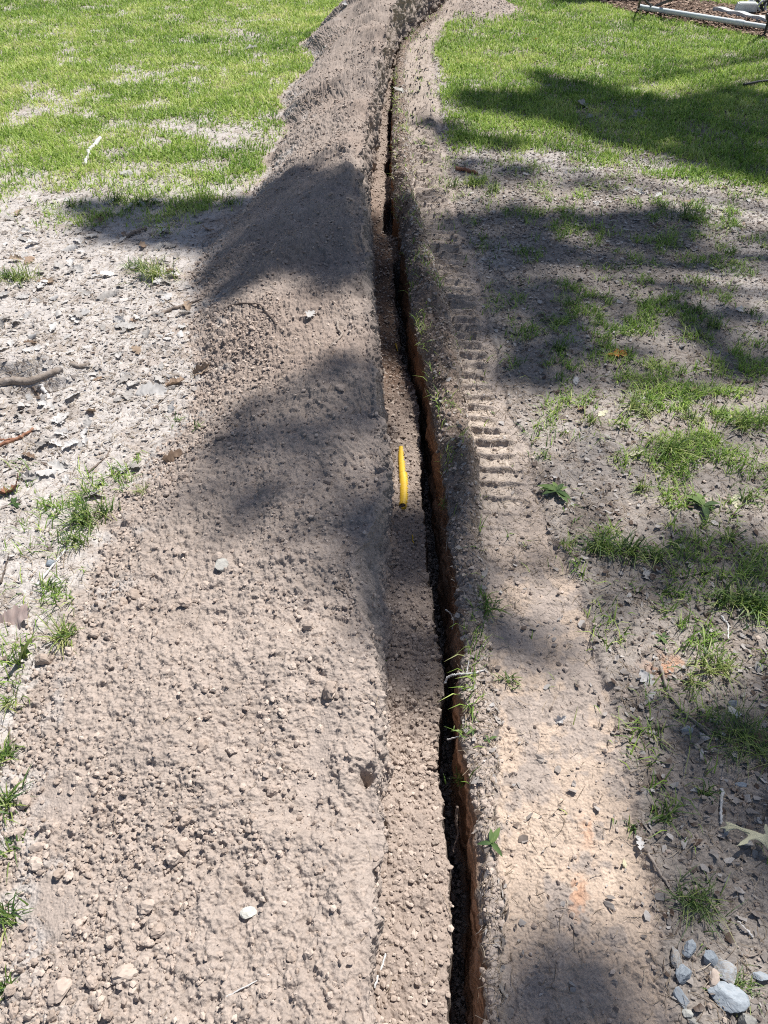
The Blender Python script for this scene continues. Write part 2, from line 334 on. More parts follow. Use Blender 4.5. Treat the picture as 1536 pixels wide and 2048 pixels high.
rc = mixc(rc, np.array([.46, .39, .33])*one[..., None], lg_*(1-ridge).clip(0, 1)*.95); rc = mixc(rc, spoilc*.8*one[..., None], lg_*ridge.clip(0, 1)*.6)  # pale pads, darker ridges: dry compacted soil plus painted shading contrast
rc = mixc(rc, spoilc*one[..., None], np.clip(pile*25, 0, 1))
orange = np.clip(gell(1340, 1338, 45, 25) + .8*gell(1155, 1790, 25, 45) + .6*gell(1175, 1660, 16, 40), 0, 1)
rc = mixc(rc, np.array([.50, .26, .15])*one[..., None], orange*.75*ss(-.1, .12, n3+.5*n2))
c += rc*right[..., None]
espoil = ss(-1, 1, (X-F[:, None])/(.07+.022*dep[:, None]) + 2.0*fbm(X*16, Y*16, 4, 521)); c = mixc(c, spoilc*one[..., None], espoil*left)
sc_ = mixc(spoilc*one[..., None], clay*1.1*one[..., None], .16*ss(0, .6, n1))
sc_ = mixc(sc_, dark*one[..., None], .22*ss(.05, .6, n2)); sc_ = mixc(sc_, np.array([.215, .15, .115])*one[..., None], strip*.8*ss(800, 700, PY)*ss(330, 440, PY) + strip*.25)  # strip darkened: shade painted in along with damp soil
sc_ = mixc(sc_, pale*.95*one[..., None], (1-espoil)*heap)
c += sc_*(1-.15*ss(1250, 1050, PY)*ss(-.4, .3, n1+.4))[..., None]*(heap | wall | strip)[..., None]  # bank darker from the middle distance onwards
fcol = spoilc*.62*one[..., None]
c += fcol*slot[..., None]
st = fbm(Y*9, P[..., 2]*60, 4, 305)
clay2 = np.array([.60, .36, .23]); cl = mixc(clay*.8*one[..., None], clay2*one[..., None], ss(-.35, .5, st)*np.interp(PYr, [700, 1700], [.25, 1])[:, None]); cl = mixc(cl, dark*one[..., None], ss(-.07, .0, P[..., 2]+.02*n2)*.6)  # near clay is orange, lightened further to paint bounce light on the unlit wall
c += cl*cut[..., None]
c = mixc(c, thatch*one[..., None], lawn*.65)
c = mixc(c, mulch*one[..., None], bed)
tone = np.zeros(NR*NC); tt = np.where(c2 > c3, t2, np.where(c3 > c4*.8, t3, t4)); tone[ci_] = tt*np.where(lf, .35, .28)
c = c*(1 + tone.reshape(NR, NC) + .10*n3 + .07*n2)[..., None]
c = np.clip(c, .01, .9)

# ------------------------------------------------------------------ materials
MATS = {}
def new_mat(name):
    m = bpy.data.materials.new(name); m.use_nodes = True; t = m.node_tree; t.nodes.clear()
    out = t.nodes.new('ShaderNodeOutputMaterial'); b = t.nodes.new('ShaderNodeBsdfPrincipled')
    t.links.new(b.outputs[0], out.inputs[0]); MATS[name] = m
    return m, t, b
def ramp_mat(name, cols, rough=.9, attr=None, scale=30, bump=0, bscale=120, rand=True, trans=0, spec=.3, stretch=None):
    """colour between the given stops by an attribute, a per-object random and a noise"""
    m, t, b = new_mat(name); N = t.nodes.new; lk = t.links.new
    b.inputs['Roughness'].default_value = rough; b.inputs['Specular IOR Level'].default_value = spec
    co = N('ShaderNodeTexCoord'); src = co.outputs['Object']
    if stretch:
        mp = N('ShaderNodeMapping'); mp.inputs['Scale'].default_value = stretch; lk(src, mp.inputs[0]); src = mp.outputs[0]
    no = N('ShaderNodeTexNoise'); no.inputs['Scale'].default_value = scale; no.inputs['Detail'].default_value = 6; lk(src, no.inputs['Vector'])
    r = N('ShaderNodeValToRGB'); r.color_ramp.interpolation = 'LINEAR'
    els = r.color_ramp.elements
    while len(els) < len(cols): els.new(.5)
    for i, cc in enumerate(cols):
        els[i].position = i/(len(cols)-1); els[i].color = (*cc, 1)
    fac = None
    if attr:
        at = N('ShaderNodeAttribute'); at.attribute_name = attr; fac = at.outputs['Fac']
    elif rand:
        oi = N('ShaderNodeObjectInfo'); fac = oi.outputs['Random']
    mm = N('ShaderNodeMath'); mm.operation = 'MULTIPLY_ADD'; lk(no.outputs['Fac'], mm.inputs[0]); mm.inputs[1].default_value = 1.0
    if fac is not None:
        m2 = N('ShaderNodeMath'); m2.operation = 'MULTIPLY_ADD'; lk(fac, m2.inputs[0]); m2.inputs[1].default_value = .9; m2.inputs[2].default_value = -.45
        lk(m2.outputs[0], mm.inputs[2])
    else: mm.inputs[2].default_value = 0
    lk(mm.outputs[0], r.inputs[0]); lk(r.outputs[0], b.inputs['Base Color'])
    if bump:
        n2_ = N('ShaderNodeTexNoise'); n2_.inputs['Scale'].default_value = bscale; n2_.inputs['Detail'].default_value = 8; lk(src, n2_.inputs['Vector'])
        bp = N('ShaderNodeBump'); bp.inputs['Strength'].default_value = bump; bp.inputs['Distance'].default_value = .004
        lk(n2_.outputs['Fac'], bp.inputs['Height']); lk(bp.outputs[0], b.inputs['Normal'])
    if trans:
        tr = N('ShaderNodeBsdfTranslucent'); mx = N('ShaderNodeMixShader'); mx.inputs[0].default_value = trans
        lk(r.outputs[0], tr.inputs[0]); lk(b.outputs[0], mx.inputs[1]); lk(tr.outputs[0], mx.inputs[2])
        lk(mx.outputs[0], [n for n in t.nodes if n.type == 'OUTPUT_MATERIAL'][0].inputs[0])
    return m
def ground_mat():
    m, t, b = new_mat('earth'); N = t.nodes.new; lk = t.links.new
    b.inputs['Roughness'].default_value = 1; b.inputs['Specular IOR Level'].default_value = .12
    at = N('ShaderNodeAttribute'); at.attribute_name = 'soil_colour'
    co = N('ShaderNodeTexCoord')
    n1 = N('ShaderNodeTexNoise'); n1.inputs['Scale'].default_value = 260; n1.inputs['Detail'].default_value = 6; n1.inputs['Roughness'].default_value = .7
    n2 = N('ShaderNodeTexVoronoi'); n2.inputs['Scale'].default_value = 190
    lk(co.outputs['Object'], n1.inputs['Vector']); lk(co.outputs['Object'], n2.inputs['Vector'])
    mr = N('ShaderNodeMapRange'); mr.inputs[1].default_value = .25; mr.inputs[2].default_value = .75; mr.inputs[3].default_value = .74; mr.inputs[4].default_value = 1.24
    lk(n1.outputs['Fac'], mr.inputs[0])
    mx = N('ShaderNodeVectorMath'); mx.operation = 'SCALE'; lk(at.outputs['Color'], mx.inputs[0]); lk(mr.outputs[0], mx.inputs['Scale'])
    lk(mx.outputs[0], b.inputs['Base Color'])
    ad = N('ShaderNodeMath'); ad.operation = 'ADD'; lk(n1.outputs['Fac'], ad.inputs[0]); lk(n2.outputs['Distance'], ad.inputs[1])
    bp = N('ShaderNodeBump'); bp.inputs['Strength'].default_value = .55; bp.inputs['Distance'].default_value = .003
    lk(ad.outputs[0], bp.inputs['Height']); lk(bp.outputs[0], b.inputs['Normal'])
    return m
M_ground = ground_mat()
M_grass = ramp_mat('grass_blade', [(.08, .16, .03), (.21, .35, .055), (.44, .57, .13), (.72, .70, .34)], .55, 'tone', 3, trans=.35, spec=.35)
M_tuft = ramp_mat('tuft_blade', [(.045, .10, .028), (.12, .20, .045), (.28, .35, .09), (.46, .46, .20)], .5, 'tone', 8, trans=.35, spec=.4)
M_weed = ramp_mat('weed_leaf', [(.045, .085, .03), (.09, .15, .045), (.19, .26, .085)], .65, None, 20, trans=.25, spec=.2)
M_straw = ramp_mat('dry_fibre', [(.11, .08, .055), (.28, .22, .16), (.50, .43, .34)], .9, 'tone', 20)
M_litter = ramp_mat('litter_bits', [(.09, .06, .045), (.27, .235, .21), (.47, .44, .415)], .85, 'tone', 40)
M_crumb = ramp_mat('loose_crumbs', [(.30, .24, .20), (.41, .335, .285), (.54, .455, .39)], 1, 'tone', 60, spec=.1)
M_clod = ramp_mat('clod_soil', [(.33, .265, .22), (.41, .335, .285), (.50, .42, .36)], 1, None, 5, bump=.0, spec=.1)
M_blue = ramp_mat('blue_grey_stone', [(.13, .145, .165), (.23, .26, .29), (.36, .395, .43), (.31, .275, .24)], .8, None, 6, bump=0, stretch=(1, 2.6, 1))
M_white = ramp_mat('pale_stone', [(.30, .29, .27), (.44, .43, .39), (.56, .55, .50)], .8, None, 5)
M_leafgrey = ramp_mat('bleached_leaf', [(.26, .235, .215), (.44, .42, .40), (.60, .58, .565)], .75, None, 6, bump=0, trans=.12)
M_leafbrown = ramp_mat('brown_leaf', [(.17, .115, .08), (.29, .20, .14), (.40, .31, .23)], .7, None, 6, bump=0, trans=.15)
M_leafyellow = ramp_mat('yellowed_leaf', [(.58, .55, .36), (.66, .63, .44), (.72, .70, .52)], .6, None, 6, bump=0, trans=.2, rand=False)
M_leafpink = ramp_mat('pinkish_leaf', [(.36, .26, .23), (.48, .37, .33), (.56, .46, .42)], .6, None, 6, bump=0, rand=False)
M_orange = ramp_mat('orange_leaf', [(.45, .14, .03), (.62, .24, .05), (.55, .30, .10)], .6, None, 6, bump=0, trans=.2, rand=False)
M_bark = ramp_mat('twig_bark', [(.08, .06, .05), (.19, .15, .125), (.33, .28, .24)], .9, None, 60, bump=.6, stretch=(1, 1, 1))
M_palewood = ramp_mat('bleached_wood', [(.38, .36, .34), (.56, .545, .53), (.68, .66, .65)], .8, None, 50, bump=.5, rand=False)
M_clodlog = ramp_mat('crusted_log', [(.12, .095, .08), (.24, .20, .17), (.42, .38, .35)], 1, None, 40, bump=.8, rand=False)
M_redroot = ramp_mat('red_brown_root', [(.14, .06, .035), (.27, .13, .08), (.40, .24, .16)], .8, None, 50, bump=.6, rand=False)
M_yellow = ramp_mat('yellow_plastic', [(.50, .34, .07), (.60, .38, .03), (.66, .44, .03), (.62, .43, .06)], .5, None, 22, rand=False, spec=.5)
M_pvc = ramp_mat('white_pvc', [(.60, .66, .68), (.76, .80, .80)], .35, None, 3, rand=False, spec=.5)
M_black = ramp_mat('black_plastic', [(.012, .012, .014), (.03, .03, .032)], .5, None, 10, rand=False, spec=.5)
M_concrete = ramp_mat('pale_concrete', [(.42, .44, .44), (.60, .62, .61)], .9, None, 20, bump=.5, rand=False)
M_stake = ramp_mat('weathered_stake', [(.28, .24, .15), (.42, .37, .25)], .8, None, 20, rand=False)
M_mulch = ramp_mat('mulch_chip', [(.05, .03, .02), (.19, .125, .09), (.42, .31, .24)], .9, 'tone', 20)
M_trunk = ramp_mat('oak_bark', [(.06, .05, .04), (.16, .13, .10)], .95, None, 12, bump=1, rand=False)
M_crown = ramp_mat('oak_leaf_green', [(.03, .07, .015), (.08, .15, .03)], .6, None, 3, rand=False, trans=.25)

# ------------------------------------------------------------------ mesh helpers
def mk(name, V, faces_idx, sizes, mat, smooth=True, attrs=None, parent=None, loc=None):
    """V (n,3), faces_idx flat corner list, sizes per face"""
    me = bpy.data.meshes.new(name); V = np.ascontiguousarray(V, np.float32)
    fi = np.ascontiguousarray(faces_idx, np.int32); sz = np.ascontiguousarray(sizes, np.int32)
    me.vertices.add(len(V)); me.vertices.foreach_set('co', V.ravel())
    me.loops.add(len(fi)); me.loops.foreach_set('vertex_index', fi)
    me.polygons.add(len(sz)); me.polygons.foreach_set('loop_start', np.concatenate([[0], np.cumsum(sz)[:-1]]).astype(np.int32))
    me.polygons.foreach_set('loop_total', sz)
    me.polygons.foreach_set('use_smooth', np.full(len(sz), smooth))
    me.materials.append(mat)
    for an, av in (attrs or {}).items():
        a = me.attributes.new(an, 'FLOAT', 'POINT'); a.data.foreach_set('value', np.ascontiguousarray(av, np.float32))
    me.update(calc_edges=True)
    o = bpy.data.objects.new(name, me); COL.objects.link(o)
    if parent is not None: o.parent = parent
    if loc is not None: o.location = loc
    return o
def tag(o, label=None, cat=None, group=None, kind=None):
    if label: o['label'] = label
    if cat: o['category'] = cat
    if group: o['group'] = group
    if kind: o['kind'] = kind
    return o
def empty(name, loc=(0, 0, 0)):
    o = bpy.data.objects.new(name, None); o.empty_display_size = .05; o.location = loc; COL.objects.link(o); return o

# ground sheet
idx = np.arange(NR*NC).reshape(NR, NC)
quads = np.stack([idx[:-1, :-1], idx[:-1, 1:], idx[1:, 1:], idx[1:, :-1]], -1).reshape(-1)
GROUND = mk('ground', P.reshape(-1, 3), quads, np.full((NR-1)*(NC-1), 4), M_ground)
ca = GROUND.data.attributes.new('soil_colour', 'FLOAT_COLOR', 'POINT')
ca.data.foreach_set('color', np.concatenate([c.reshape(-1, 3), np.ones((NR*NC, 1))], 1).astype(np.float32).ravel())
tag(GROUND, 'bare sandy ground cut by a narrow trench with a long tan spoil bank beside it', 'ground', kind='structure')
bpy.context.view_layer.update()
CAMV = Vector((0, 0, CAM_H))
def at(px, py, lift=0.0):
    """the ground point that shows at a photo pixel, and its normal"""
    a = (px-768)/FPX; b = (1024-py)/FPX
    d = Vector((a, cP+b*sP, -sP+b*cP)).normalized()
    ok, loc, n, _ = GROUND.ray_cast(CAMV, d)
    if not ok:
        x, y = p2w(px, py); return Vector((float(x), float(y), 0)), Vector((0, 0, 1))
    return loc + Vector((0, 0, lift)), n
def zat(x, y):
    ok, loc, n, _ = GROUND.ray_cast(Vector((x, y, 3)), Vector((0, 0, -1)))
    return (loc.z if ok else 0.0)
Pf = P.reshape(-1, 3); Nf = NRM.reshape(-1, 3); Af = area.ravel(); PXf = PXs.ravel(); PYf = PYs.ravel(); Kf = KID.ravel()
depf = Pf[:, 1]*cP + (CAM_H-Pf[:, 2])*sP
nearfade = np.clip(1/(1+(np.maximum(depf, .2)/4.0)**2.2), 0, 1)
inview = (PXf > -260) & (PXf < 1800) & (PYf > -140) & (PYf < 2250)
def pick(weight, n, rng=RNG):
    wv = weight*inview*Af; cs = np.cumsum(wv)
    if cs[-1] <= 0: return np.zeros(0, int)
    return np.searchsorted(cs, rng.random(n)*cs[-1])

# ------------------------------------------------------------------ blades, fibres, bits, crumbs as vectorised meshes
def blades(base, nrm, hgt, wid, lean, segn=2, rng=RNG, tone=None, up=.9):
    n = len(base); th = rng.random(n)*2*math.pi
    dirv = np.stack([np.cos(th), np.sin(th), np.zeros(n)], 1)
    side = np.stack([-np.sin(th+rng.normal(0, .5, n)), np.cos(th), np.zeros(n)], 1)
    side /= np.linalg.norm(side, axis=1, keepdims=True)
    upv = np.array([0, 0, 1.])*up + nrm*(1-up)
    V = []; 
    for s in range(segn+1):
        f = s/segn
        pos = base + upv*(hgt*f*np.sqrt(np.maximum(1-(lean*f)**2*.6, .15)))[:, None] + dirv*(hgt*lean*f**1.6)[:, None]
        if s < segn:
            wv = (wid*(1-.45*f))[:, None]*.5*side
            V += [pos-wv, pos+wv]
        else: V += [pos]
    nv = 2*segn+1
    V = np.stack(V, 1).reshape(-1, 3); b0 = (np.arange(n)*nv)[:, None]
    fs = []; sz = []
    per = []
    for s in range(segn-1): per += [2*s, 2*s+1, 2*s+3, 2*s+2]
    per += [2*(segn-1), 2*(segn-1)+1, 2*segn]
    fi = (b0 + np.array(per)[None]).ravel(); sizes = np.tile([4]*(segn-1)+[3], n)
    t = rng.random(n) if tone is None else tone
    return V, fi, sizes, np.repeat(t, nv)

# lawn
gi = pick(lawn.ravel()*nearfade, 250000)
b = Pf[gi]+RNG.normal(0, .006, (len(gi), 3))*[1, 1, 0]; dd = depf[gi]
tn = np.clip(.50 + .30*fbm(b[:, 0]*1.3, b[:, 1]*1.3, 3, 401) + RNG.normal(0, .17, len(gi)) + .10*fbm(b[:, 0]*7, b[:, 1]*7, 2, 402), 0, 1)
hg = (.016+.030*RNG.random(len(gi)))*(1+.35*fbm(b[:, 0]*5, b[:, 1]*5, 2, 403))
V, fi, sz, t = blades(b, Nf[gi], hg, (.0028+.0007*dd)*(.7+.6*RNG.random(len(gi))), .3+.9*RNG.random(len(gi)), 2, tone=tn)
tag(mk('lawn_grass', V, fi, sz, M_grass, attrs={'tone': t}), 'short yellow-green lawn grass on both sides of the spoil bank', 'grass', kind='stuff')
# thin ground cover
gi = pick((GR.ravel()-lawn.ravel()*.999).clip(0)*nearfade*(Kf != 1), 38000)
b = Pf[gi]; cl = fbm(b[:, 0]*14, b[:, 1]*14, 2, 404); kp = cl > -.05; gi = gi[kp]; b = b[kp]
tn = np.clip(.36+RNG.normal(0, .26, len(gi)), 0, 1)
V, fi, sz, t = blades(b, Nf[gi], .018+.034*RNG.random(len(gi)), (.0022+.0004*depf[gi])*(.7+.6*RNG.random(len(gi))), .5+.9*RNG.random(len(gi)), 2, tone=tn)
tag(mk('sparse_grass', V, fi, sz, M_grass, attrs={'tone': t}), 'thin patchy grass seedlings on the bare shaded soil', 'grass', kind='stuff')

# dry fibres and roots
def fibres(base, nrm, ln, wd, rng, tone, lift=.002, curl=.5, droop=0):
    n = len(base); th = rng.random(n)*2*math.pi; cu = rng.normal(0, curl, n); V = []
    t1_ = np.stack([np.cos(th), np.sin(th), np.zeros(n)], 1); t1_ -= nrm*np.sum(t1_*nrm, 1)[:, None]; t1_ /= np.linalg.norm(t1_, axis=1, keepdims=True)
    t2_ = np.cross(nrm, t1_); tilt = rng.normal(.12, .16, n)
    for s in range(4):
        f = s/3-.5
        pos = base + t1_*(ln*f)[:, None] + t2_*(ln*cu*(f*f))[:, None] + nrm*(lift + ln*tilt*(f+.5)*.6 )[:, None]
        sd = (t2_ + nrm*.5)*(wd*.5*(1-.5*abs(f)))[:, None]
        V += [pos-sd, pos+sd]
    V = np.stack(V, 1).reshape(-1, 3); b0 = (np.arange(n)*8)[:, None]
    per = [0, 1, 3, 2, 2, 3, 5, 4, 4, 5, 7, 6]
    return V, (b0+np.array(per)[None]).ravel(), np.full(n*3, 4), np.repeat(tone, 8)
wgt = (right*(.55+.8*berm+.3*ss(.1, .5, n2))*(1-.8*intr*ss(1100, 1300, PY)) + left*.6 + heap*.012*(1+0*X) + strip*.05).ravel()*(1-lawn.ravel()*.5)*(1-bed.ravel())
gi = pick(wgt*nearfade, 90000); n = len(gi)
V, fi, sz, t = fibres(Pf[gi], Nf[gi], .010+.038*RNG.random(n)**1.8, .0007+.0005*depf[gi]*RNG.random(n), RNG, np.clip(.4+.25*(Kf[gi] == 0)+RNG.normal(0, .25, n), 0, 1))
tag(mk('dry_fibres', V, fi, sz, M_straw, attrs={'tone': t}), 'scattered straw, dead grass and fine roots on the soil', 'straw', kind='stuff')
# litter bits: bent quads
def bits(base, nrm, size, rng, tone):
    n = len(base); th = rng.random(n)*2*math.pi
    t1_ = np.stack([np.cos(th), np.sin(th), np.zeros(n)], 1); t1_ -= nrm*np.sum(t1_*nrm, 1)[:, None]; t1_ /= np.linalg.norm(t1_, axis=1, keepdims=True)
    tl = rng.normal(0, .13, (n, 2)); n2_ = nrm + t1_*tl[:, :1]; n2_ /= np.linalg.norm(n2_, axis=1, keepdims=True)
    t2_ = np.cross(n2_, t1_) + n2_*tl[:, 1:]; asp = .35+.5*rng.random(n); cv = rng.normal(.1, .3, n)
    out = []
    for (u, v) in ((-1, -.4), (-.4, -.9), (.5, -.7), (1, .1), (.4, .8), (-.5, .9)):
        jit = 1+.45*rng.normal(0, 1, n)*.6
        out.append(base + nrm*(.0025+size*.12)[:, None] + t1_*(u*size*jit*.5)[:, None] + t2_*(v*size*asp*jit*.5)[:, None] + n2_*(size*cv*(u*u)*.4)[:, None])
    V = np.stack(out, 1).reshape(-1, 3); b0 = (np.arange(n)*6)[:, None]
    per = [0, 1, 4, 5, 1, 2, 3, 4]
    return V, (b0+np.array(per)[None]).ravel(), np.full(n*2, 4), np.repeat(tone, 6)
lw = (left*(.3+2.2*ss(-.1, .4, n1+.7*n2)) + right*(1.0+1.4*ss(.0, .5, n2)+2.4*ss(620, 480, PY))*(1-.85*intr))
lw = (lw*(1-.8*lawn)).ravel()*(1-bed.ravel())*(Af > 0)
gi = pick(lw*nearfade, 72000); n = len(gi)
V, fi, sz, t = bits(Pf[gi], Nf[gi], .004+.020*RNG.random(n)**2.4, RNG, np.clip(.46+.22*(Kf[gi] == 0)+RNG.normal(0, .32, n), 0, 1))
tag(mk('leaf_litter', V, fi, sz, M_litter, smooth=False, attrs={'tone': t}), 'small broken bits of dead bleached leaves on the ground', 'leaf litter', kind='stuff')
# mulch chips
gi = pick(bed.ravel(), 16000); n = len(gi)
V, fi, sz, t = bits(Pf[gi]+[0, 0, .01]+RNG.normal(0, .004, (n, 3)), Nf[gi], .018+.035*RNG.random(n), RNG, np.clip(.5+RNG.normal(0, .3, n), 0, 1))
tag(mk('mulch_chips', V, fi, sz, M_mulch, smooth=False, attrs={'tone': t}), 'brown wood chip mulch of the planting bed beyond the lawn', 'mulch', kind='stuff')
# loose crumbs
def ico(sub):
    import bmesh
    bm = bmesh.new(); bmesh.ops.create_icosphere(bm, subdivisions=sub, radius=1)
    V = np.array([v.co[:] for v in bm.verts]); Fa = np.array([[v.index for v in f.verts] for f in bm.faces]); bm.free(); return V, Fa
I1 = ico(1); I3 = ico(3); I4 = ico(4)
coarse_full = np.zeros(NR*NC); coarse_full[ci_] = coarse*(1-smooth)
cw = (heap*1.0 + wall*.25 + strip*1.6 + (k == 5)*2.5 + right*(berm*1.2+.22*(1-.3*intr)) + left*.12*(np.abs(X-F[:, None]) < .25)).ravel()
cw = cw*np.where(Kf == 1, .25+coarse_full, 1) * (1-lawn.ravel())
gi = pick(cw*nearfade, 45000); n = len(gi)
r = (.0014+.0044*RNG.random(n)**2.8)*(1+.08*depf[gi]); bv = I1[0]
jit = 1+.25*RNG.normal(0, 1, (n, len(bv), 1)).clip(-1.2, 1.2)
V = bv[None]*jit*r[:, None, None]*(np.array([1, 1, .8])*(.75+.5*RNG.random((n, 1, 3)))) + (Pf[gi]+Nf[gi]*r[:, None]*.45)[:, None]
fi = (I1[1][None]+(np.arange(n)*len(bv))[:, None, None]).reshape(-1)
tag(mk('soil_crumbs', V.reshape(-1, 3), fi, np.full(n*len(I1[1]), 3), M_crumb, smooth=False, attrs={'tone': np.repeat(np.clip(.5+RNG.normal(0, .3, n), 0, 1), len(bv))}),
    'loose crumbly grains of tan soil covering the spoil bank', 'soil crumbs', kind='stuff')

# ------------------------------------------------------------------ builders for single things
def rock_mesh(name, mat, seed, facets=14, rough=.04, sub=3, flat=.7, elong=1.3, round_=.0):
    r = np.random.default_rng(seed); V, Fa = (I4 if sub == 4 else I3)
    n = V/np.linalg.norm(V, axis=1, keepdims=True)
    pl = r.normal(0, 1, (facets, 3)); pl /= np.linalg.norm(pl, axis=1, keepdims=True); d = .52+.42*r.random(facets)
    dots = np.maximum(n@pl.T, 1e-3)
    rad = np.min(d/dots, axis=1).clip(0, 1.1)
    rad = rad*(1-round_) + round_
    rad *= 1 + rough*fbm(n[:, 0]*2.5+n[:, 2]*1.7+seed, n[:, 1]*2.5-n[:, 2]*1.3, 4, seed) + rough*.8*fbm(n[:, 0]*8+n[:, 2]*6, n[:, 1]*8-n[:, 2]*7, 3, seed+3)
    V = n*rad[:, None]*np.array([elong, 1, flat]); V /= max(np.ptp(V[:, 0]), np.ptp(V[:, 1]))
    me = bpy.data.meshes.new(name); me.from_pydata(V.tolist(), [], Fa.tolist()); me.materials.append(mat)
    me.polygons.foreach_set('use_smooth', np.full(len(me.polygons), round_ > .3)); me.update(); return me
def place(name, me, px, py, size, rz=None, sink=.25, squash=1, tilt=.2, rng=random):
    loc, n = at(px, py); o = bpy.data.objects.new(name, me); COL.objects.link(o)
    hz_ = (max(v.co.z for v in me.vertices) if len(me.vertices) < 3000 else .35)*size*squash
    q = Vector((0, 0, 1)).rotation_difference((n*.7+Vector((0, 0, .3))).normalized())
    e = q.to_matrix() @ Euler((rng.uniform(-tilt, tilt), rng.uniform(-tilt, tilt), rz if rz is not None else rng.uniform(0, 6.28))).to_matrix()
    o.rotation_euler = e.to_euler(); o.scale = (size, size, size*squash); o.location = loc + n*hz_*(1-2*sink); return o
def mpp(py, z=0):   # metres per photo pixel on level ground at that row
    b = (1024-py)/FPX; return (CAM_H-z)/(sP-b*cP)/FPX
LMK = [('bleached white stick', 185, 305), ('white stone in the left lawn', 252, 351), ('short thick grey stick', 270, 470), ('bushy tuft at the left edge', 45, 548), ('tall bright tuft in the litter', 310, 545),
 ('stout brown stick', 355, 617), ('bent twig on the bank', 510, 615), ('elbowed twig near the crest', 672, 672), ('pale chunk of branch', 92, 786), ('big bright white leaf', 300, 786), ('wide white leaf', 150, 642),
 ('red-brown root', 30, 885), ('forked twig', 200, 925), ('large dark green tuft', 160, 1040), ('long pale twig', 115, 1120), ('greenish-white stone', 440, 1130), ('pinkish leaf', 28, 1240), ('tuft at the left toe', 132, 1265),
 ('cream-white stone', 497, 1829), ('yellow pipe piece', 805, 960), ('yellow pipe piece', 805, 1000), ('tuft overhanging the slot', 928, 1562), ('orange leaf', 1232, 711), ('pale yellow leaf', 1268, 911), ('rosette by the lug prints', 1112, 988),
 ('rosette near the right edge', 1405, 1018), ('orange soil patch', 1340, 1338), ('small blue-grey stone', 1370, 1459), ('lobed pale leaf', 1480, 1690), ('straight dark stick', 1330, 1765), ('round spiky tuft', 1390, 1795),
 ('biggest blue-grey slab', 1455, 2000), ('brown stick under the lawn', 930, 345), ('spread leaf on the lawn', 1168, 214), ('clump on bare ground', 1372, 436), ('olive tufts', 1410, 660), ('sunlit yellow-green tuft', 1262, 812),
 ('large shaded grass clump', 1478, 1195), ('crossing dark twigs', 1370, 1150), ('round ball of soil', 155, 1846), ('trodden pale patch', 125, 1610), ('hole in the bank', 733, 1595), ('longest clod on the bank', 660, 1372),
 ('biggest clod at the bottom left', 120, 1972), ('pair of clods near the bottom edge', 600, 1907), ('pair of big clods on the bank', 358, 1700), ('double clod on the middle bank', 463, 1498), ('reddish leaf at the left edge', 25, 985),
 ('long tan leaf', 345, 912), ('squarish grey stone', 1382, 1897), ('pointed white leaf', 1275, 385), ('star-shaped tuft', 1310, 1470), ('upright narrow tuft', 1328, 1620), ('shaded tufts in the middle', 1250, 1090), ('sunlit tuft near the right edge', 1480, 850)]
ORD = ['nearest', 'second', 'third', 'fourth', 'fifth', 'sixth', 'seventh', 'eighth', 'ninth', 'tenth', 'eleventh', 'twelfth', 'thirteenth', 'fourteenth', 'fifteenth', 'sixteenth', 'seventeenth', 'eighteenth', 'nineteenth', 'twentieth', 'last', 'last', 'last']
FIXED = {(660, 1372): 'longest clod of soil, alone near the crest of the bank', (155, 1846): 'round ball of soil sitting alone at the lower left', (120, 1972): 'biggest clod of all, at the bottom left corner',
 (247, 1199): 'tall upright clod in the row of clods below the left tuft', (463, 1498): 'right one of the double clod on the middle of the bank', (583, 1910): 'left one of the pair of clods near the bottom edge', (619, 1905): 'right one of the pair of clods near the bottom edge',
 (370, 1687): 'upper one of the pair of big clods on the bank', (347, 1712): 'lower one of the pair of big clods on the bank', (865, 1525): 'blocky clod at the very lip of the slot'}
def describe_all(items, look, cat, group):
    B = {}
    for o_, px, py, s_ in items:
        if (px, py) in FIXED: tag(o_, FIXED[(px, py)], cat, group); continue
        l_ = min(LMK, key=lambda m_: math.hypot(px-m_[1], (py-m_[2])*1.1)); dx, dy = px-l_[1], py-l_[2]
        dr = ('left of' if dx < 0 else 'right of') if abs(dx) > abs(dy) else ('behind' if dy < 0 else 'in front of')
        B.setdefault((l_[0], dr), []).append((math.hypot(dx, dy), o_))
    for (l_, dr), it in B.items():
        it.sort(key=lambda t: t[0])
        for i, (d_, o_) in enumerate(it):
            w_ = '' if len(it) == 1 else ORD[min(i, 20)] + ' '
            tag(o_, f'{w_}{look} {dr} the {l_}', cat, group)
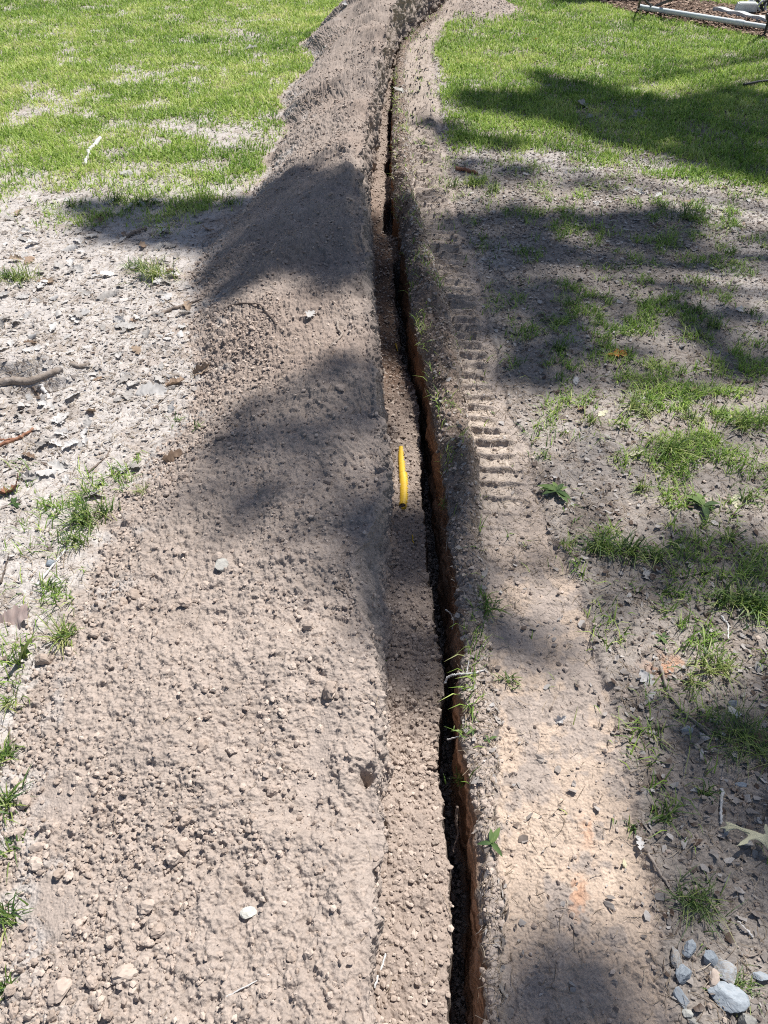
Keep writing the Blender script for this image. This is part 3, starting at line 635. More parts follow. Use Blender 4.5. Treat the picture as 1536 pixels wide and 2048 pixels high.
# clods
clod_me = [rock_mesh('soil_clod', M_clod, 600+i, facets=9, rough=.22, round_=.2, flat=.75, elong=1.0+.3*(i % 3)) for i in range(7)]
CL = {
 'in the row left of the white stone': [(247,1199,24),(233,1211,19),(284,1200,24),(268,1186,34),(372,1200,28),(410,1168,20)],
 'on the middle of the spoil bank': [(617,1250,28),(660,1372,38),(626,1357,20),(620,1420,25),(565,1422,21),(403,1484,28),(463,1498,25),(415,1432,19),(368,1400,19),(335,1340,17),(310,1262,24),(545,1300,16),(500,1240,15),(585,1330,18),(440,1350,16),(640,1455,18)],
 'at the left toe of the bank below the grass tuft': [(87,1312,36),(140,1300,27),(190,1265,28),(216,1266,20),(88,1492,16),(62,1400,16),(120,1480,18),(30,1560,22)],
 'around the pale trodden patch at the lower left': [(50,1597,40),(115,1560,20),(155,1558,22),(200,1610,20),(243,1614,22),(110,1650,24),(75,1690,38),(75,1722,36),(118,1742,30),(136,1750,24),(155,1723,24),(168,1735,24),(40,1660,24),(205,1640,20),(190,1580,18)],
 'on the lower half of the spoil bank': [(370,1687,30),(347,1712,34),(372,1640,28),(335,1645,18),(355,1645,20),(503,1632,24),(545,1575,26),(300,1680,20),(640,1738,18),(415,1765,16),(380,1868,18),(290,1808,38),(318,1855,32),(300,1880,24),(450,1700,16),(580,1660,18),(560,1705,15)],
 'by the round ball of soil near the lower left': [(155,1846,28),(205,1818,26),(120,1782,18),(220,1880,22)],
 'in the heap of big clods at the bottom left corner': [(120,1972,58),(185,1957,32),(250,1937,58),(40,1935,24),(65,1938,22),(92,1930,22),(145,1922,22),(200,1998,26),(140,2004,22),(30,2018,24),(62,2022,32),(108,2030,30),(215,2024,26),(155,2034,28),(20,1975,24),(60,1980,26),(275,1990,22)],
 'on the bank near the bottom edge of the photo': [(583,1910,26),(619,1905,26),(530,1982,26),(490,1990,18),(400,1960,18),(345,1930,22),(690,1900,16),(660,1990,18),(440,1905,16)],
 'in the belt of crumbs along the left foot of the bank': [(445,750,15),(460,762,13),(475,772,12),(490,792,14),(465,802,12),(482,822,13),(500,742,12),(532,820,15),(440,872,22),(365,952,20),(330,962,22),(372,960,18),(350,1000,16),(335,985,18),(390,915,14),(420,930,12)],
 'below the bent twig high on the bank': [(395,627,17),(415,620,14),(432,628,13),(420,647,13),(455,645,14),(505,655,19),(548,675,12),(480,640,10)],
 'on the shaded upper flank of the bank': [(395,525,15),(570,520,16),(600,535,12),(655,960,17),(680,772,20),(620,800,14)],
 'on the fill beside the dark slot': [(790,857,24),(796,880,16),(865,1525,30),(852,1508,24),(828,1500,14),(800,1680,20),(870,1850,18),(812,1790,16),(835,1720,14),(800,1330,14),(835,1960,20)],
}
it = []
for pl_, lst in CL.items():
    for (px, py, s) in lst:
        sz_ = s*mpp(py, .08)*1.0
        o = place('soil_clod', clod_me[random.randrange(7)], px, py+s*.2, sz_, sink=.36, squash=random.uniform(.8, 1.05), tilt=.5); it.append((o, px, py, s))
describe_all(it, 'tan soil clod', 'clod', 'dry soil clods')

# single stones
def stone(px, py, s, mat, label, seed, rz=None, elong=1.3, flat=.6, name='stone', group=None, facets=11, sink=.2, rough=.07):
    me = rock_mesh(name, mat, seed, facets=facets, elong=elong, flat=flat, rough=rough, sub=4)
    o = place(name, me, px, py, s*mpp(py, .05), rz=rz, sink=sink, tilt=.15); tag(o, label, 'stone', group); return o
stone(440, 1133, 38, M_white, 'angular pale greenish-white stone lying alone on the spoil bank', 31, .5, 1.25, .75)
stone(437, 1113, 26, M_clod, 'flat tan stone just behind the pale greenish-white stone', 32, .2, 1.6, .45)
stone(497, 1829, 34, M_white, 'smooth cream-white stone on the lower part of the spoil bank', 33, .1, 1.2, .6)
stone(252, 351, 26, M_white, 'white stone sitting in the left lawn near the bleached stick', 34, .2, 1.4, .8)
stone(798, 181, 24, M_white, 'long pale stone beside the far end of the trench', 35, -.5, 1.9, .5)
stone(1370, 1459, 27, M_blue, 'small blue-grey stone beside the long dark twig on the right', 36, .3, 1.4, .65)
stone(1466, 1408, 24, M_blue, 'flat grey stone half hidden in grass above the small blue-grey one', 37, .6, 1.3, .4)
stone(105, 1128, 24, M_blue, 'blue-grey stone by the long twig at the left edge', 38, .3, 1.2, .6)
stone(1480, 1570, 26, M_blue, 'flat bluish stone at the right side above the lobed pale leaf', 39, .3, 1.3, .35)
BL = [(1346,1919,46,'blue-grey stone with rough face, upper left of the stone cluster',1.1,1.45,.6,41),
 (1382,1899,34,'squarish grey stone at the top of the stone cluster',.3,1.1,.7,42),
 (1416,1916,44,'wedge-shaped brownish-grey stone right of the squarish one',-.9,1.6,.7,43),
 (1361,1948,40,'grey stone tucked under the rough-faced blue one',.8,1.25,.7,44),
 (1450,1945,44,'blue-grey slab behind the tan stone in the cluster',-.3,1.45,.45,45),
 (1457,2000,78,'biggest blue-grey stone, a broad streaked slab in the cluster',-.35,1.35,.5,47),
 (1364,1999,48,'long speckled blue-grey stone standing apart at the lower left of the cluster',-1.1,1.6,.5,48),
 (1373,2026,20,'little pale stone below the long speckled one',.3,1.1,.8,49),
 (1488,2042,36,'pale rounded stone touching the lower corner of the biggest slab',.3,1.0,.9,50),
 (1520,1957,38,'dark blue-grey stone at the right edge, apart from the cluster',-.4,1.6,.5,51),
 (1382,2046,24,'light stone at the very bottom edge left of the biggest slab',.3,1.2,.7,52)]
for (px, py, s, lab, rz, el, fl, sd) in BL:
    stone(px, py, s*1.03, M_blue if 'pale' not in lab and 'light' not in lab else M_white, lab, sd, rz, el, fl, group='stones clustered at the lower right', sink=.12)
stone(1428, 1964, 46, M_clod, 'tan stone leaning on the biggest blue-grey slab', 46, 1.2, 1.5, .6, group='stones clustered at the lower right', sink=.1)

# sticks
def tube_mesh(pts, rad, seed=0, ns=8, knob=.12, taper=.35, steps=9):
    r = np.random.default_rng(seed); pts = [Vector(p) for p in pts]; path = []
    for a_, b_ in zip(pts[:-1], pts[1:]):
        for i in range(steps): path.append(a_.lerp(b_, i/steps))
    path.append(pts[-1]); m = len(path)
    ln = sum((path[i+1]-path[i]).length for i in range(m-1))
    V = []; Fc = []
    sm = [path[max(0, i-2):i+3] for i in range(m)]; path = [sum(q_, Vector())/len(q_) for q_ in sm]
    for i in range(m):
        t_ = (path[min(i+1, m-1)]-path[max(i-1, 0)]).normalized()
        u_ = t_.cross(Vector((0, 0, 1)));  u_ = u_.normalized() if u_.length > 1e-4 else Vector((1, 0, 0)); v_ = t_.cross(u_)
        j = Vector(r.normal(0, rad*(.25 if knob > .06 else .05), 3)); rr = rad*(1-taper*i/(m-1))*(1+knob*r.normal())
        for k_ in range(ns):
            a = 2*math.pi*k_/ns; V.append(path[i]+j+(u_*math.cos(a)+v_*math.sin(a))*rr*(1+.12*r.normal()*knob*3))
    for i in range(m-1):
        for k_ in range(ns): Fc.append((i*ns+k_, i*ns+(k_+1) % ns, (i+1)*ns+(k_+1) % ns, (i+1)*ns+k_))
    Fc.append(tuple(range(ns))[::-1]); Fc.append(tuple((m-1)*ns+k_ for k_ in range(ns)))
    return V, Fc
def stick(name, pxs, thick, mat, label, cat='stick', lift=.4, side=(), seed=1, z=None, knob=.12, taper=.35):
    pts = []
    for p in pxs:
        if len(p) == 3:
            x, y = p2w(p[0], p[1], p[2]); pts.append(Vector((float(x), float(y), p[2])))
        else:
            q_, n = at(*p); pts.append(q_)
    rad = thick*mpp(pxs[0][1])*.5
    pts = [p + Vector((0, 0, rad*lift*2+.001)) for p in pts]
    o0 = pts[0].copy()
    V, Fc = tube_mesh([p-o0 for p in pts], rad, seed, knob=knob, taper=taper)
    for (i, f, dx, dy, dz_) in side:
        b = pts[i].lerp(pts[i+1], f)-o0; m = rad*14
        V2, F2 = tube_mesh([b, b+Vector((dx*m*.5, dy*m*.5, dz_*m*.4)), b+Vector((dx*m, dy*m, dz_*m))], rad*.55, seed+5, ns=6)
        k0 = len(V); V += V2; Fc += [tuple(a+k0 for a in f_) for f_ in F2]
    me = bpy.data.meshes.new(name); me.from_pydata([v[:] for v in V], [], Fc); me.materials.append(mat)
    me.polygons.foreach_set('use_smooth', [True]*len(me.polygons)); me.update()
    o = bpy.data.objects.new(name, me); COL.objects.link(o); o.location = o0; tag(o, label, cat); return o
ST = [
 ('stick', [(202,278),(193,292),(180,302),(177,318),(168,336)], 8, M_palewood, 'bleached white crooked stick lying in the left lawn', []),
 ('stick', [(247,478),(270,470),(295,458)], 9, M_bark, 'short thick grey stick in the shade below the left lawn', []),
 ('stick', [(310,634),(340,622),(375,612),(408,599)], 7, M_bark, 'stout brown stick at the left foot of the bank, pointing to the bent twig', [(1,.4,-.6,.4,.2)]),
 ('twig', [(445,620),(480,608),(520,610),(537,630),(556,655)], 4, M_bark, 'long thin twig bent over on the upper flank of the bank', []),
 ('twig', [(675,645),(676,660),(685,672),(672,684),(658,698)], 5, M_bark, 'twig with a sharp elbow near the crest of the bank', []),
 ('stick', [(80,772),(90,785),(102,802)], 10, M_palewood, 'short pale chunk of branch under the eroded ledge at the left', []),
 ('stick', [(65,775),(76,790),(86,802)], 5, M_bark, 'thin brown stick beside the pale chunk of branch', []),
 ('root', [(-15,900),(20,886),(45,876),(70,860)], 9, M_redroot, 'reddish brown root entering from the left edge', [(1,.5,-.9,-.2,.1)]),
 ('twig', [(172,950),(198,928),(214,915),(222,895)], 4, M_bark, 'forked greyish twig between the tufts and the bank', [(2,.5,-.7,.6,.2)]),
 ('twig', [(70,1178),(100,1140),(125,1110),(142,1088),(148,1060)], 5, M_palewood, 'long pale twig leaning down past the blue-grey stone at the left', [(2,.2,.7,.1,.2)]),
 ('twig', [(2,1172),(10,1140),(20,1105)], 4, M_bark, 'dark thin twig at the left edge above the pinkish leaf', []),
 ('twig', [(18,1450),(22,1495),(20,1540)], 4, M_bark, 'dark twig along the left edge below the grass tuft', []),
 ('stick', [(1318,1328),(1335,1385),(1365,1425),(1398,1452),(1430,1488)], 7, M_bark, 'long dark stick running down past the small blue-grey stone', [(2,.5,.5,-.7,.2)]),
 ('stick', [(1293,1705),(1318,1745),(1345,1788),(1372,1826)], 6, M_bark, 'straight dark stick beside the track above the stone cluster', []),
 ('stick', [(1443,1575),(1442,1610),(1440,1655)], 7, M_palewood, 'upright-looking grey stick above the lobed pale leaf', []),
 ('stick', [(1472,1843),(1488,1858),(1507,1877)], 6, M_palewood, 'short striped pale stick right of the stone cluster', []),
 ('root', [(1475,1908),(1495,1914),(1515,1910),(1528,1896)], 4, M_bark, 'curved thin root near the dark blue-grey stone', []),
 ('twig', [(1338,1158),(1365,1156),(1395,1148),(1418,1140)], 5, M_bark, 'dark twig lying across under the shaded grass on the right', []),
 ('twig', [(1320,1108),(1328,1135),(1338,1160)], 4, M_bark, 'thin dark twig meeting the crosswise one at its left end', []),
 ('twig', [(1288,1185),(1300,1205),(1325,1225)], 4, M_bark, 'curved dark twig above the broad-leaved weed', []),
 ('twig', [(1388,1210),(1410,1232),(1436,1258)], 4, M_bark, 'straight twig left of the pale-tipped one', []),
 ('twig', [(1440,1232),(1455,1250),(1456,1285)], 5, M_palewood, 'pale-tipped twig below the big shaded grass clump', []),
 ('root', [(888,1370,.0),(897,1354,.02),(915,1350,.03),(950,1348,.03),(975,1338,.02)], 5, M_palewood, 'pale root sticking out over the dark slot', [(2,.5,.2,.8,.2)]),
 ('root', [(893,1481,-.02),(910,1476,.0),(938,1470,.02)], 3, M_palewood, 'fine straight root poking from the right wall of the slot', []),
 ('root', [(890,1220,.0),(902,1228,-.02),(908,1246,-.05),(904,1262,-.08)], 3, M_palewood, 'hooked pale rootlet hanging in the shaded slot', []),
 ('root', [(915,1612,-.02),(912,1640,-.05),(917,1668,-.08),(905,1712,-.1)], 6, M_bark, 'knobbly root hanging down inside the slot', []),
 ('twig', [(862,1690),(880,1686),(903,1686)], 5, M_bark, 'short dark twig ending at the left lip of the slot', []),
 ('stick', [(748,1980),(756,1955),(765,1930),(773,1905)], 6, M_palewood, 'pale stick propped against the bank at the bottom edge', []),
 ('twig', [(447,1998),(490,1975),(545,1946)], 3, M_palewood, 'thin straw-coloured twig on the lowest part of the bank', []),
 ('stick', [(908,341),(930,342),(958,352)], 8, M_redroot, 'brown stick in the leaf litter at the lower edge of the right lawn', []),
 ('twig', [(1348,1872),(1360,1850),(1362,1800)], 3, M_bark, 'thin curved twig beside the spiky grass tuft', []),
 ('twig', [(1225,1290),(1250,1330),(1265,1375)], 3, M_bark, 'thin twig between the track and the orange soil patch', []),
 ('twig', [(1505,765),(1480,766),(1465,764)], 4, M_bark, 'small dark twig near the right edge in the shaded grass', []),
 ('twig', [(668,1175),(690,1180),(700,1198)], 5, M_bark, 'stub of twig at the crest opposite the narrow part of the slot', []),
 ('twig', [(775,1131),(795,1130),(806,1131)], 4, M_bark, 'short twig jutting from the bank over the shaded fill', []),
]
ST += [('log', [(-10,768),(25,762),(60,764),(95,750),(128,737)], 19, M_clodlog, 'half buried soil-crusted log with a dark underside at the left edge', []),
 ('log', [(140,728),(160,735),(182,727)], 12, M_clodlog, 'short crusted branch end right of the half buried log', [])]
for i, (nm, pts, th, m_, lab, sd) in enumerate(ST):
    stick(nm, pts, th, m_, lab, 'root' if nm == 'root' else nm, side=sd, seed=50+i, knob=.12 if nm != 'log' else .05, lift=.4 if nm != 'log' else .0)

# leaves
def leaf_mesh(name, mat, seed, lobes=3.5, deep=.6, wide=.3, curl=.25, n=26):
    r = np.random.default_rng(seed); V = []; Fc = []
    cx, cy, tw_ = r.normal(0, curl), r.normal(0, curl)+.15, r.normal(0, .25)
    for i in range(n+1):
        t_ = i/n; env = math.sin(math.pi*min(1, t_**.85))**.75 if 0 < t_ < 1 else .02
        for s_ in (-1, 1):
            pass
        mod = 1-deep*(1-abs(math.sin(math.pi*lobes*t_+.4))**.8)
        hw = wide*env*mod*(1+.12*r.normal()); hw2 = wide*env*mod*(1+.12*r.normal())
        xm = t_-.5; bend = .06*math.sin(t_*5+seed)
        for j, f in enumerate((-1, -.5, 0, .5, 1)):
            h_ = hw if f < 0 else hw2
            sweep = .10*abs(f)*mod
            z_ = cy*(xm*xm)*1.2 + cx*abs(f)*h_*1.5 + tw_*f*h_*xm*3 - .02*(j == 2) + .02*r.normal()*abs(f)
            V.append((xm+sweep, f*h_+bend, z_))
    for i in range(n):
        for j in range(4): a = i*5+j; Fc.append((a, a+1, a+6, a+5))
    k0 = len(V)   # the stalk
    for i in range(4):
        x_ = -.5-.06*i; V += [(x_, .008+.06*math.sin(seed), .01*i), (x_, -.008+.06*math.sin(seed), .01*i)]
    for i in range(3): Fc.append((k0+2*i, k0+2*i+1, k0+2*i+3, k0+2*i+2))
    zmin = np.percentile([v[2] for v in V], 10)
    V = [(a, b_, c_-zmin) for a, b_, c_ in V]
    me = bpy.data.meshes.new(name); me.from_pydata(V, [], Fc); me.materials.append(mat)
    me.polygons.foreach_set('use_smooth', [True]*len(me.polygons)); me.update(); return me
LF = {'grey': [leaf_mesh('dry_leaf', M_leafgrey, 700+i, lobes=random.choice([2.5, 3, 3.5]), deep=random.uniform(.35, .75), wide=random.uniform(.24, .36), curl=.35) for i in range(6)],
      'brown': [leaf_mesh('dry_leaf', M_leafbrown, 730+i, lobes=3, deep=.6, wide=.3, curl=.2) for i in range(3)]}
def leaf(px, py, s, me, rz=None, lift=.004, tilt=.25):
    loc, n = at(px, py); o = bpy.data.objects.new('dry_leaf', me); COL.objects.link(o)
    q = Vector((0, 0, 1)).rotation_difference(n.normalized().lerp(Vector((0, 0, 1)), .4))
    e = q.to_matrix() @ Euler((random.gauss(0, tilt), random.gauss(0, tilt), rz if rz is not None else random.uniform(0, 6.28))).to_matrix()
    o.rotation_euler = e.to_euler(); s = s*mpp(py); o.scale = (s, s, s); o.location = loc + n*(lift+s*.03); return o
EXPL = [
 (28, 1240, 84, 'pink', 'large pinkish flat leaf at the left edge above the grass tuft', .2),
 (210, 596, 40, 'grey', 'pale lobed leaf near the top of the bleached litter', .4), (330, 600, 34, 'grey', 'silvery leaf just left of the stout brown stick', 1.2),
 (150, 642, 40, 'grey', 'wide white leaf in the middle of the bleached litter', 2.2), (250, 655, 46, 'grey', 'curled white leaf right of the wide white one', .1),
 (300, 786, 64, 'grey', 'big bright white lobed leaf in the hollow left of the bank', .3), (268, 772, 40, 'grey', 'grey leaf overlapping the big bright white one', 1.3),
 (350, 770, 44, 'brown', 'curled brown leaf at the foot of the bank by the white leaf', .5), (405, 742, 44, 'brown', 'folded tan-brown leaf against the crumbs of the bank', .2),
 (345, 912, 46, 'brown', 'long tan leaf below the belt of crumbs', .2), (25, 985, 56, 'red', 'crumpled reddish brown leaf at the left edge', .9),
 (620, 632, 26, 'grey', 'small silvery leaf scrap high on the bank', 1.2), (1232, 711, 42, 'orange', 'bright orange lobed leaf on the shaded ground', -.2),
 (1074, 80, 14, 'orange', 'tiny orange leaf far off on the right lawn', .3), (1268, 911, 42, 'yellow', 'pale yellow lobed leaf in the dappled grass', -.5),
 (1168, 214, 46, 'grey', 'white spread leaf on the shaded lawn', .2), (1178, 236, 22, 'grey', 'small white leaf just below the spread one on the lawn', .9),
 (1288, 1358, 46, 'grey', 'grey lobed leaf below the orange soil patch', -1.1), (1478, 620, 30, 'grey', 'pale leaf near the right edge of the bare ground', .2),
 (1470, 1005, 34, 'yellow', 'pale leaf standing on edge by the rosette weed', 1.3), (1518, 1480, 50, 'brown', 'tan brown leaf at the right edge under the spiky clump', .6),
 (1245, 1728, 28, 'yellow', 'small cream leaf flat on the smooth track', .1), (1275, 385, 26, 'grey', 'pointed white leaf in the litter under the right lawn', -.3),
 (1205, 830, 26, 'yellow', 'torn cream leaf scrap in the sunlit grass', .5), (1280, 1690, 34, 'grey', 'curled grey leaf by the top of the straight dark stick', 1.5),
 (1330, 1205, 26, 'grey', 'pale leaf scrap next to the curved dark twig', .4), (690, 8, 14, 'grey', 'tiny pale leaf where the far bank meets the lawn', 0),
 (500, 100, 30, 'grey', 'whitish leaf on the thin part of the left lawn', .4), (385, 128, 26, 'grey', 'pale leaf in the middle of the left lawn', .4), (412, 163, 22, 'grey', 'small pale leaf below the one amid the left lawn', .8),
 (1118, 1440, 30, 'grey', 'faded leaf pressed into the smooth track', .4)]
LM = {'pink': leaf_mesh('dry_leaf', M_leafpink, 751, 4, .25, .33, .1), 'orange': leaf_mesh('dry_leaf', M_orange, 752, 3, .7, .3, .4),
      'yellow': leaf_mesh('dry_leaf', M_leafyellow, 753, 3, .6, .32, .2), 'red': leaf_mesh('dry_leaf', M_redroot, 754, 4, .7, .34, .7)}
for (px, py, s, kd, lab, rz) in EXPL:
    me = LM.get(kd) or random.choice(LF[kd]); tag(leaf(px, py, s, me, rz), lab, 'leaf')
LV = {'grey': [], 'brown': []}
def scatter_leaves(weight, n, sc_rng, kinds, pxlo):
    gi = pick(weight*nearfade*(PXf > 0)*(PXf < 1536)*(PYf > 60)*(PYf < 2040), n)
    for i in gi:
        px, py = float(PXf[i]), float(PYf[i]); kd = random.choices(['grey', 'brown'], kinds)[0]
        size_m = random.uniform(*sc_rng)
        o = leaf(px, py, size_m/mpp(py), random.choice(LF[kd])); LV[kd].append((o, px, py, size_m))
lz = (left*(PYs > 400)*(PYs < 1000)*(1-lawn)*(X < F[:, None]-.02)).ravel()
scatter_leaves(lz, 165, (.032, .08), (8, 1), 0)
lz2 = (right*(1-lawn*.97)*(tw > 1.02)*(.35+1.6*ss(560, 380, PYs))*(1-bed)).ravel()
scatter_leaves(lz2, 85, (.022, .055), (6, 1), 0)
describe_all(LV['grey'], 'grey-white dead leaf', 'leaf', 'grey-white dead leaves on the ground')
describe_all(LV['brown'], 'brown dead leaf', 'leaf', 'brown dead leaves on the ground')

# the large deeply lobed leaf at the right edge, traced at its real size
out = [(530,590),(600,580),(660,580),(682,560),(650,475),(700,510),(760,550),(900,640),(1080,710),(1250,800),(1330,828),(1380,800),(1340,730),(1350,640),(1390,650),(1430,710),
       (1490,780),(1470,900),(1500,980),(1580,1060),(1700,1110),(1800,1060),(1830,1120),(1780,1190),(1900,1280),(1900,1300),(1700,1230),(1560,1130),(1450,1060),(1300,980),(1180,920),(1060,930),(1030,1000),
       (930,1025),(810,1040),(860,1010),(900,950),(1020,870),(1060,830),(1000,760),(850,670),(820,680),(700,690),(640,700),(660,640),(620,610)]
import bmesh
pts = []
for (u_, v_) in out:
    x, y = p2w(1380+u_/9.85, 1600+v_/9.85, .012); pts.append((float(x), float(y)))
cx_, cy_ = sum(p[0] for p in pts)/len(pts), sum(p[1] for p in pts)/len(pts)
bm = bmesh.new(); vs = [bm.verts.new((p[0]-cx_, p[1]-cy_, 0)) for p in pts]; bm.faces.new(vs)
bmesh.ops.triangulate(bm, faces=bm.faces[:]); bmesh.ops.subdivide_edges(bm, edges=bm.edges[:], cuts=2, use_grid_fill=True)
for v in bm.verts:
    t_ = v.co.x*.8-v.co.y*.5; s_ = v.co.x*.5+v.co.y*.8
    v.co.z = .012+.016*math.cos(t_*38) + 5*s_*s_ + .003*math.sin(t_*120)
bmesh.ops.solidify(bm, geom=bm.faces[:], thickness=.0006)
me = bpy.data.meshes.new('lobed_leaf'); bm.to_mesh(me); bm.free(); me.materials.append(M_leafyellow)
for p in me.polygons: p.use_smooth = True
o = bpy.data.objects.new('lobed_leaf', me); COL.objects.link(o); o.location = (cx_, cy_, zat(cx_, cy_)+.004)
tag(o, 'large pale yellow-green deeply lobed oak leaf at the right edge', 'leaf')
V, Fc = tube_mesh([Vector((float(p2w(1380+a/9.85, 1600+b/9.85, .012)[0])-cx_, float(p2w(1380+a/9.85, 1600+b/9.85, .012)[1])-cy_, .026-.000*a)) for a, b in ((620, 600), (860, 660), (1150, 830), (1500, 1030), (1880, 1290))], .0011, 5, ns=5)
me = bpy.data.meshes.new('midrib'); me.from_pydata([v[:] for v in V], [], Fc); me.materials.append(M_leafyellow)
mr_ = bpy.data.objects.new('midrib', me); COL.objects.link(mr_); mr_.parent = o

# grass tufts
def tuft_obj(px, py, h_px, n, lab, spread=.5, wid=1.0, mat=None, tone=.45, group=None, name='grass_tuft', cat='grass tuft'):
    loc, nn = at(px, py); m = mpp(py); hgt = h_px*m*.68; n = int(n*1.25); rng = np.random.default_rng(int(px*7+py))
    base = rng.normal(0, 1, (n, 3))*hgt*.42*spread*np.array([1.3, 1, 0])*(.3+rng.random((n, 1))*1.2); base[:, 2] = -.004
    V, fi, sz, t = blades(base, np.tile([[0, 0, 1.]], (n, 1)), hgt*(.45+.75*rng.random(n)), np.full(n, .0032*wid+.0004*m*1500*.4)*(.7+.6*rng.random(n)), (.25+1.0*rng.random(n))*spread*1.6, 4, rng=rng,
                          tone=np.clip(rng.normal(tone, .26, n), 0, 1))
    o = mk(name, V, fi, sz, mat or M_tuft, attrs={'tone': t}, loc=loc); tag(o, lab, cat, group); return o
TU = [(45,560,52,60,'bushy bright green grass tuft at the left edge in the litter'),(12,555,40,30,'smaller grass tuft touching the left edge beside the bushy one'),
 (262,535,34,26,'low grass tuft left of the tall one amid the litter'),(310,556,62,60,'tall bright grass tuft amid the bleached litter'),(286,540,44,30,'middle grass tuft between the low and tall ones in the litter'),
 (132,1275,66,46,'yellow-green grass tuft above the clods at the left toe of the bank'),(165,1045,66,60,'large dark green grass tuft by the long pale twig'),(148,1085,56,40,'dark grass tuft just below the large one at the left'),
 (205,1030,52,36,'spreading grass tuft right of the large dark one'),(178,988,40,12,'upright broad-bladed sprout near the forked twig'),(352,842,26,12,'tiny green sprout near the crumb belt'),
 (398,856,22,12,'second tiny sprout right against the crumb belt'),(18,1405,44,26,'yellowish tuft at the left edge below the broad blade'),(10,1510,44,30,'tuft at the left edge beside the dark twig'),
 (14,1610,62,40,'green tuft at the left edge by the largest clod of the trodden patch'),(28,1700,48,24,'sparse tuft at the left edge under the trodden patch clods'),(12,1830,60,34,'dark tuft at the lower left edge'),
 (14,1975,48,26,'lowest tuft on the left edge among big clods'),(285,985,32,22,'thin yellow-green tuft under the long tan leaf'),(146,412,30,30,'dark tuft standing at the lawn foot, left one'),
 (232,402,38,40,'dark tuft at the lawn foot right of the first'),(282,408,38,36,'dark tuft at the lawn foot, third from the left'),(365,414,28,26,'small dark tuft at the lawn foot nearer the bank'),
 (462,408,32,30,'dark tuft at the lawn foot against the bank'),(100,1180,44,26,'wispy grass around the lower end of the long pale twig'),(240,945,30,24,'low clover-like green clump left of the bank'),
 (905,375,40,24,'brown-green tuft at the end of the far track prints'),(945,372,40,34,'bright tuft right of the brown stick'),(988,382,34,30,'bright tuft at the edge of the bare ground below the right lawn'),
 (1372,436,56,46,'clump of grass on the bare ground under the far right lawn'),(1140,612,30,22,'small tuft beside the middle track prints'),(1290,612,26,20,'tiny tuft on the pale bare patch'),
 (1395,622,34,26,'tuft on the pale bare patch toward the right'),(1425,652,44,34,'olive tuft right of the bare patch'),(1398,672,34,26,'olive tuft just below and left of its neighbour'),
 (1505,628,28,18,'small tuft near the right edge on bare ground'),(1232,540,20,14,'very small sprout on the pale ground'),(1462,505,30,20,'faint tuft high at the right edge'),
 (1262,812,52,46,'sunlit yellow-green tuft above the cream leaf scrap'),(1290,826,44,34,'sunlit tuft adjoining it on the right'),(1342,905,60,50,'bright grass tuft in the dappled light'),
 (1286,980,44,22,'upright yellowish tuft below the pale yellow leaf'),(1385,842,44,34,'sunlit tuft in the dappled patch at right'),(1480,856,54,44,'broad sunlit tuft near the right edge'),(1180,845,34,24,'small sunlit tuft near the lug prints'),
 (1200,1095,60,50,'shaded dark green tuft left in the middle patch'),(1262,1104,62,50,'shaded dark green tuft in the centre of the middle patch'),(1312,1116,52,36,'shaded tuft at the right of the middle patch'),
 (1478,1205,78,60,'large shaded grass clump near the right edge'),(1515,1215,76,50,'grass clump at the right edge joined to the large one'),(1440,1205,52,36,'smaller grass clump left of the large one near the edge'),
 (1332,1188,34,22,'little tuft right of the crossing twigs'),(1412,1330,64,40,'glowing yellow-green tuft beside the orange soil patch'),(1445,1338,44,28,'tuft right of the glowing one'),(1385,1368,44,24,'sprout just below the glowing tuft'),
 (1310,1470,50,14,'star-shaped blue-green tuft left of the small blue-grey stone'),(1480,1470,92,70,'large spiky clump of thin grass at the right'),(1515,1500,84,50,'thin grass clump at the right edge below the large spiky one'),
 (1448,1476,60,36,'left outlier of the large spiky grass clump'),(1328,1632,58,24,'upright narrow tuft beside the track'),(1268,1655,34,14,'small leafy sprout left of the upright narrow tuft'),
 (1390,1806,62,80,'round spiky grass tuft above the stone cluster'),(1474,1978,40,36,'small spiky tuft right of the tan stone'),(1498,1980,34,26,'smaller spiky tuft nearest the dark blue-grey stone'),(972,1215,44,22,'darker tuft at the slot side of the berm'),(1015,1362,32,18,'short tuft where the smooth track begins'),(928,1462,26,14,'tiny tuft on the lip by the fine straight root'),(928,1562,42,26,'tuft overhanging the slot on its right lip'),
 (1495,1000,44,26,'grass tuft near the right edge beside the rosette weed'),(1460,1080,44,26,'shaded tuft near the right edge above the large clump'),(1410,1590,40,14,'faint sprout above the grey stick'),(893,1010,30,16,'shaded tuft on the lip across from the yellow pipe piece'),(1120,700,40,30,'low dark tuft near the lower lug prints'),(1090,640,34,22,'dark tuft right of the middle lug prints')]
for (px, py, h_, n_, lab) in TU:
    tn_ = .62 if any(w_ in lab for w_ in ('yellow', 'bright', 'sunlit', 'glowing')) else .36
    star = 'star' in lab or 'spiky' in lab
    tuft_obj(px, py, h_, int(n_*1.3), lab, spread=.75 if not star else 1.0, tone=tn_, wid=1.0 if 'thin' not in lab and 'spiky' not in lab else .55)
tuft_obj(48, 1318, 74, 7, 'very broad bright green blade sprout at the left edge', spread=.35, wid=4.2, tone=.55)

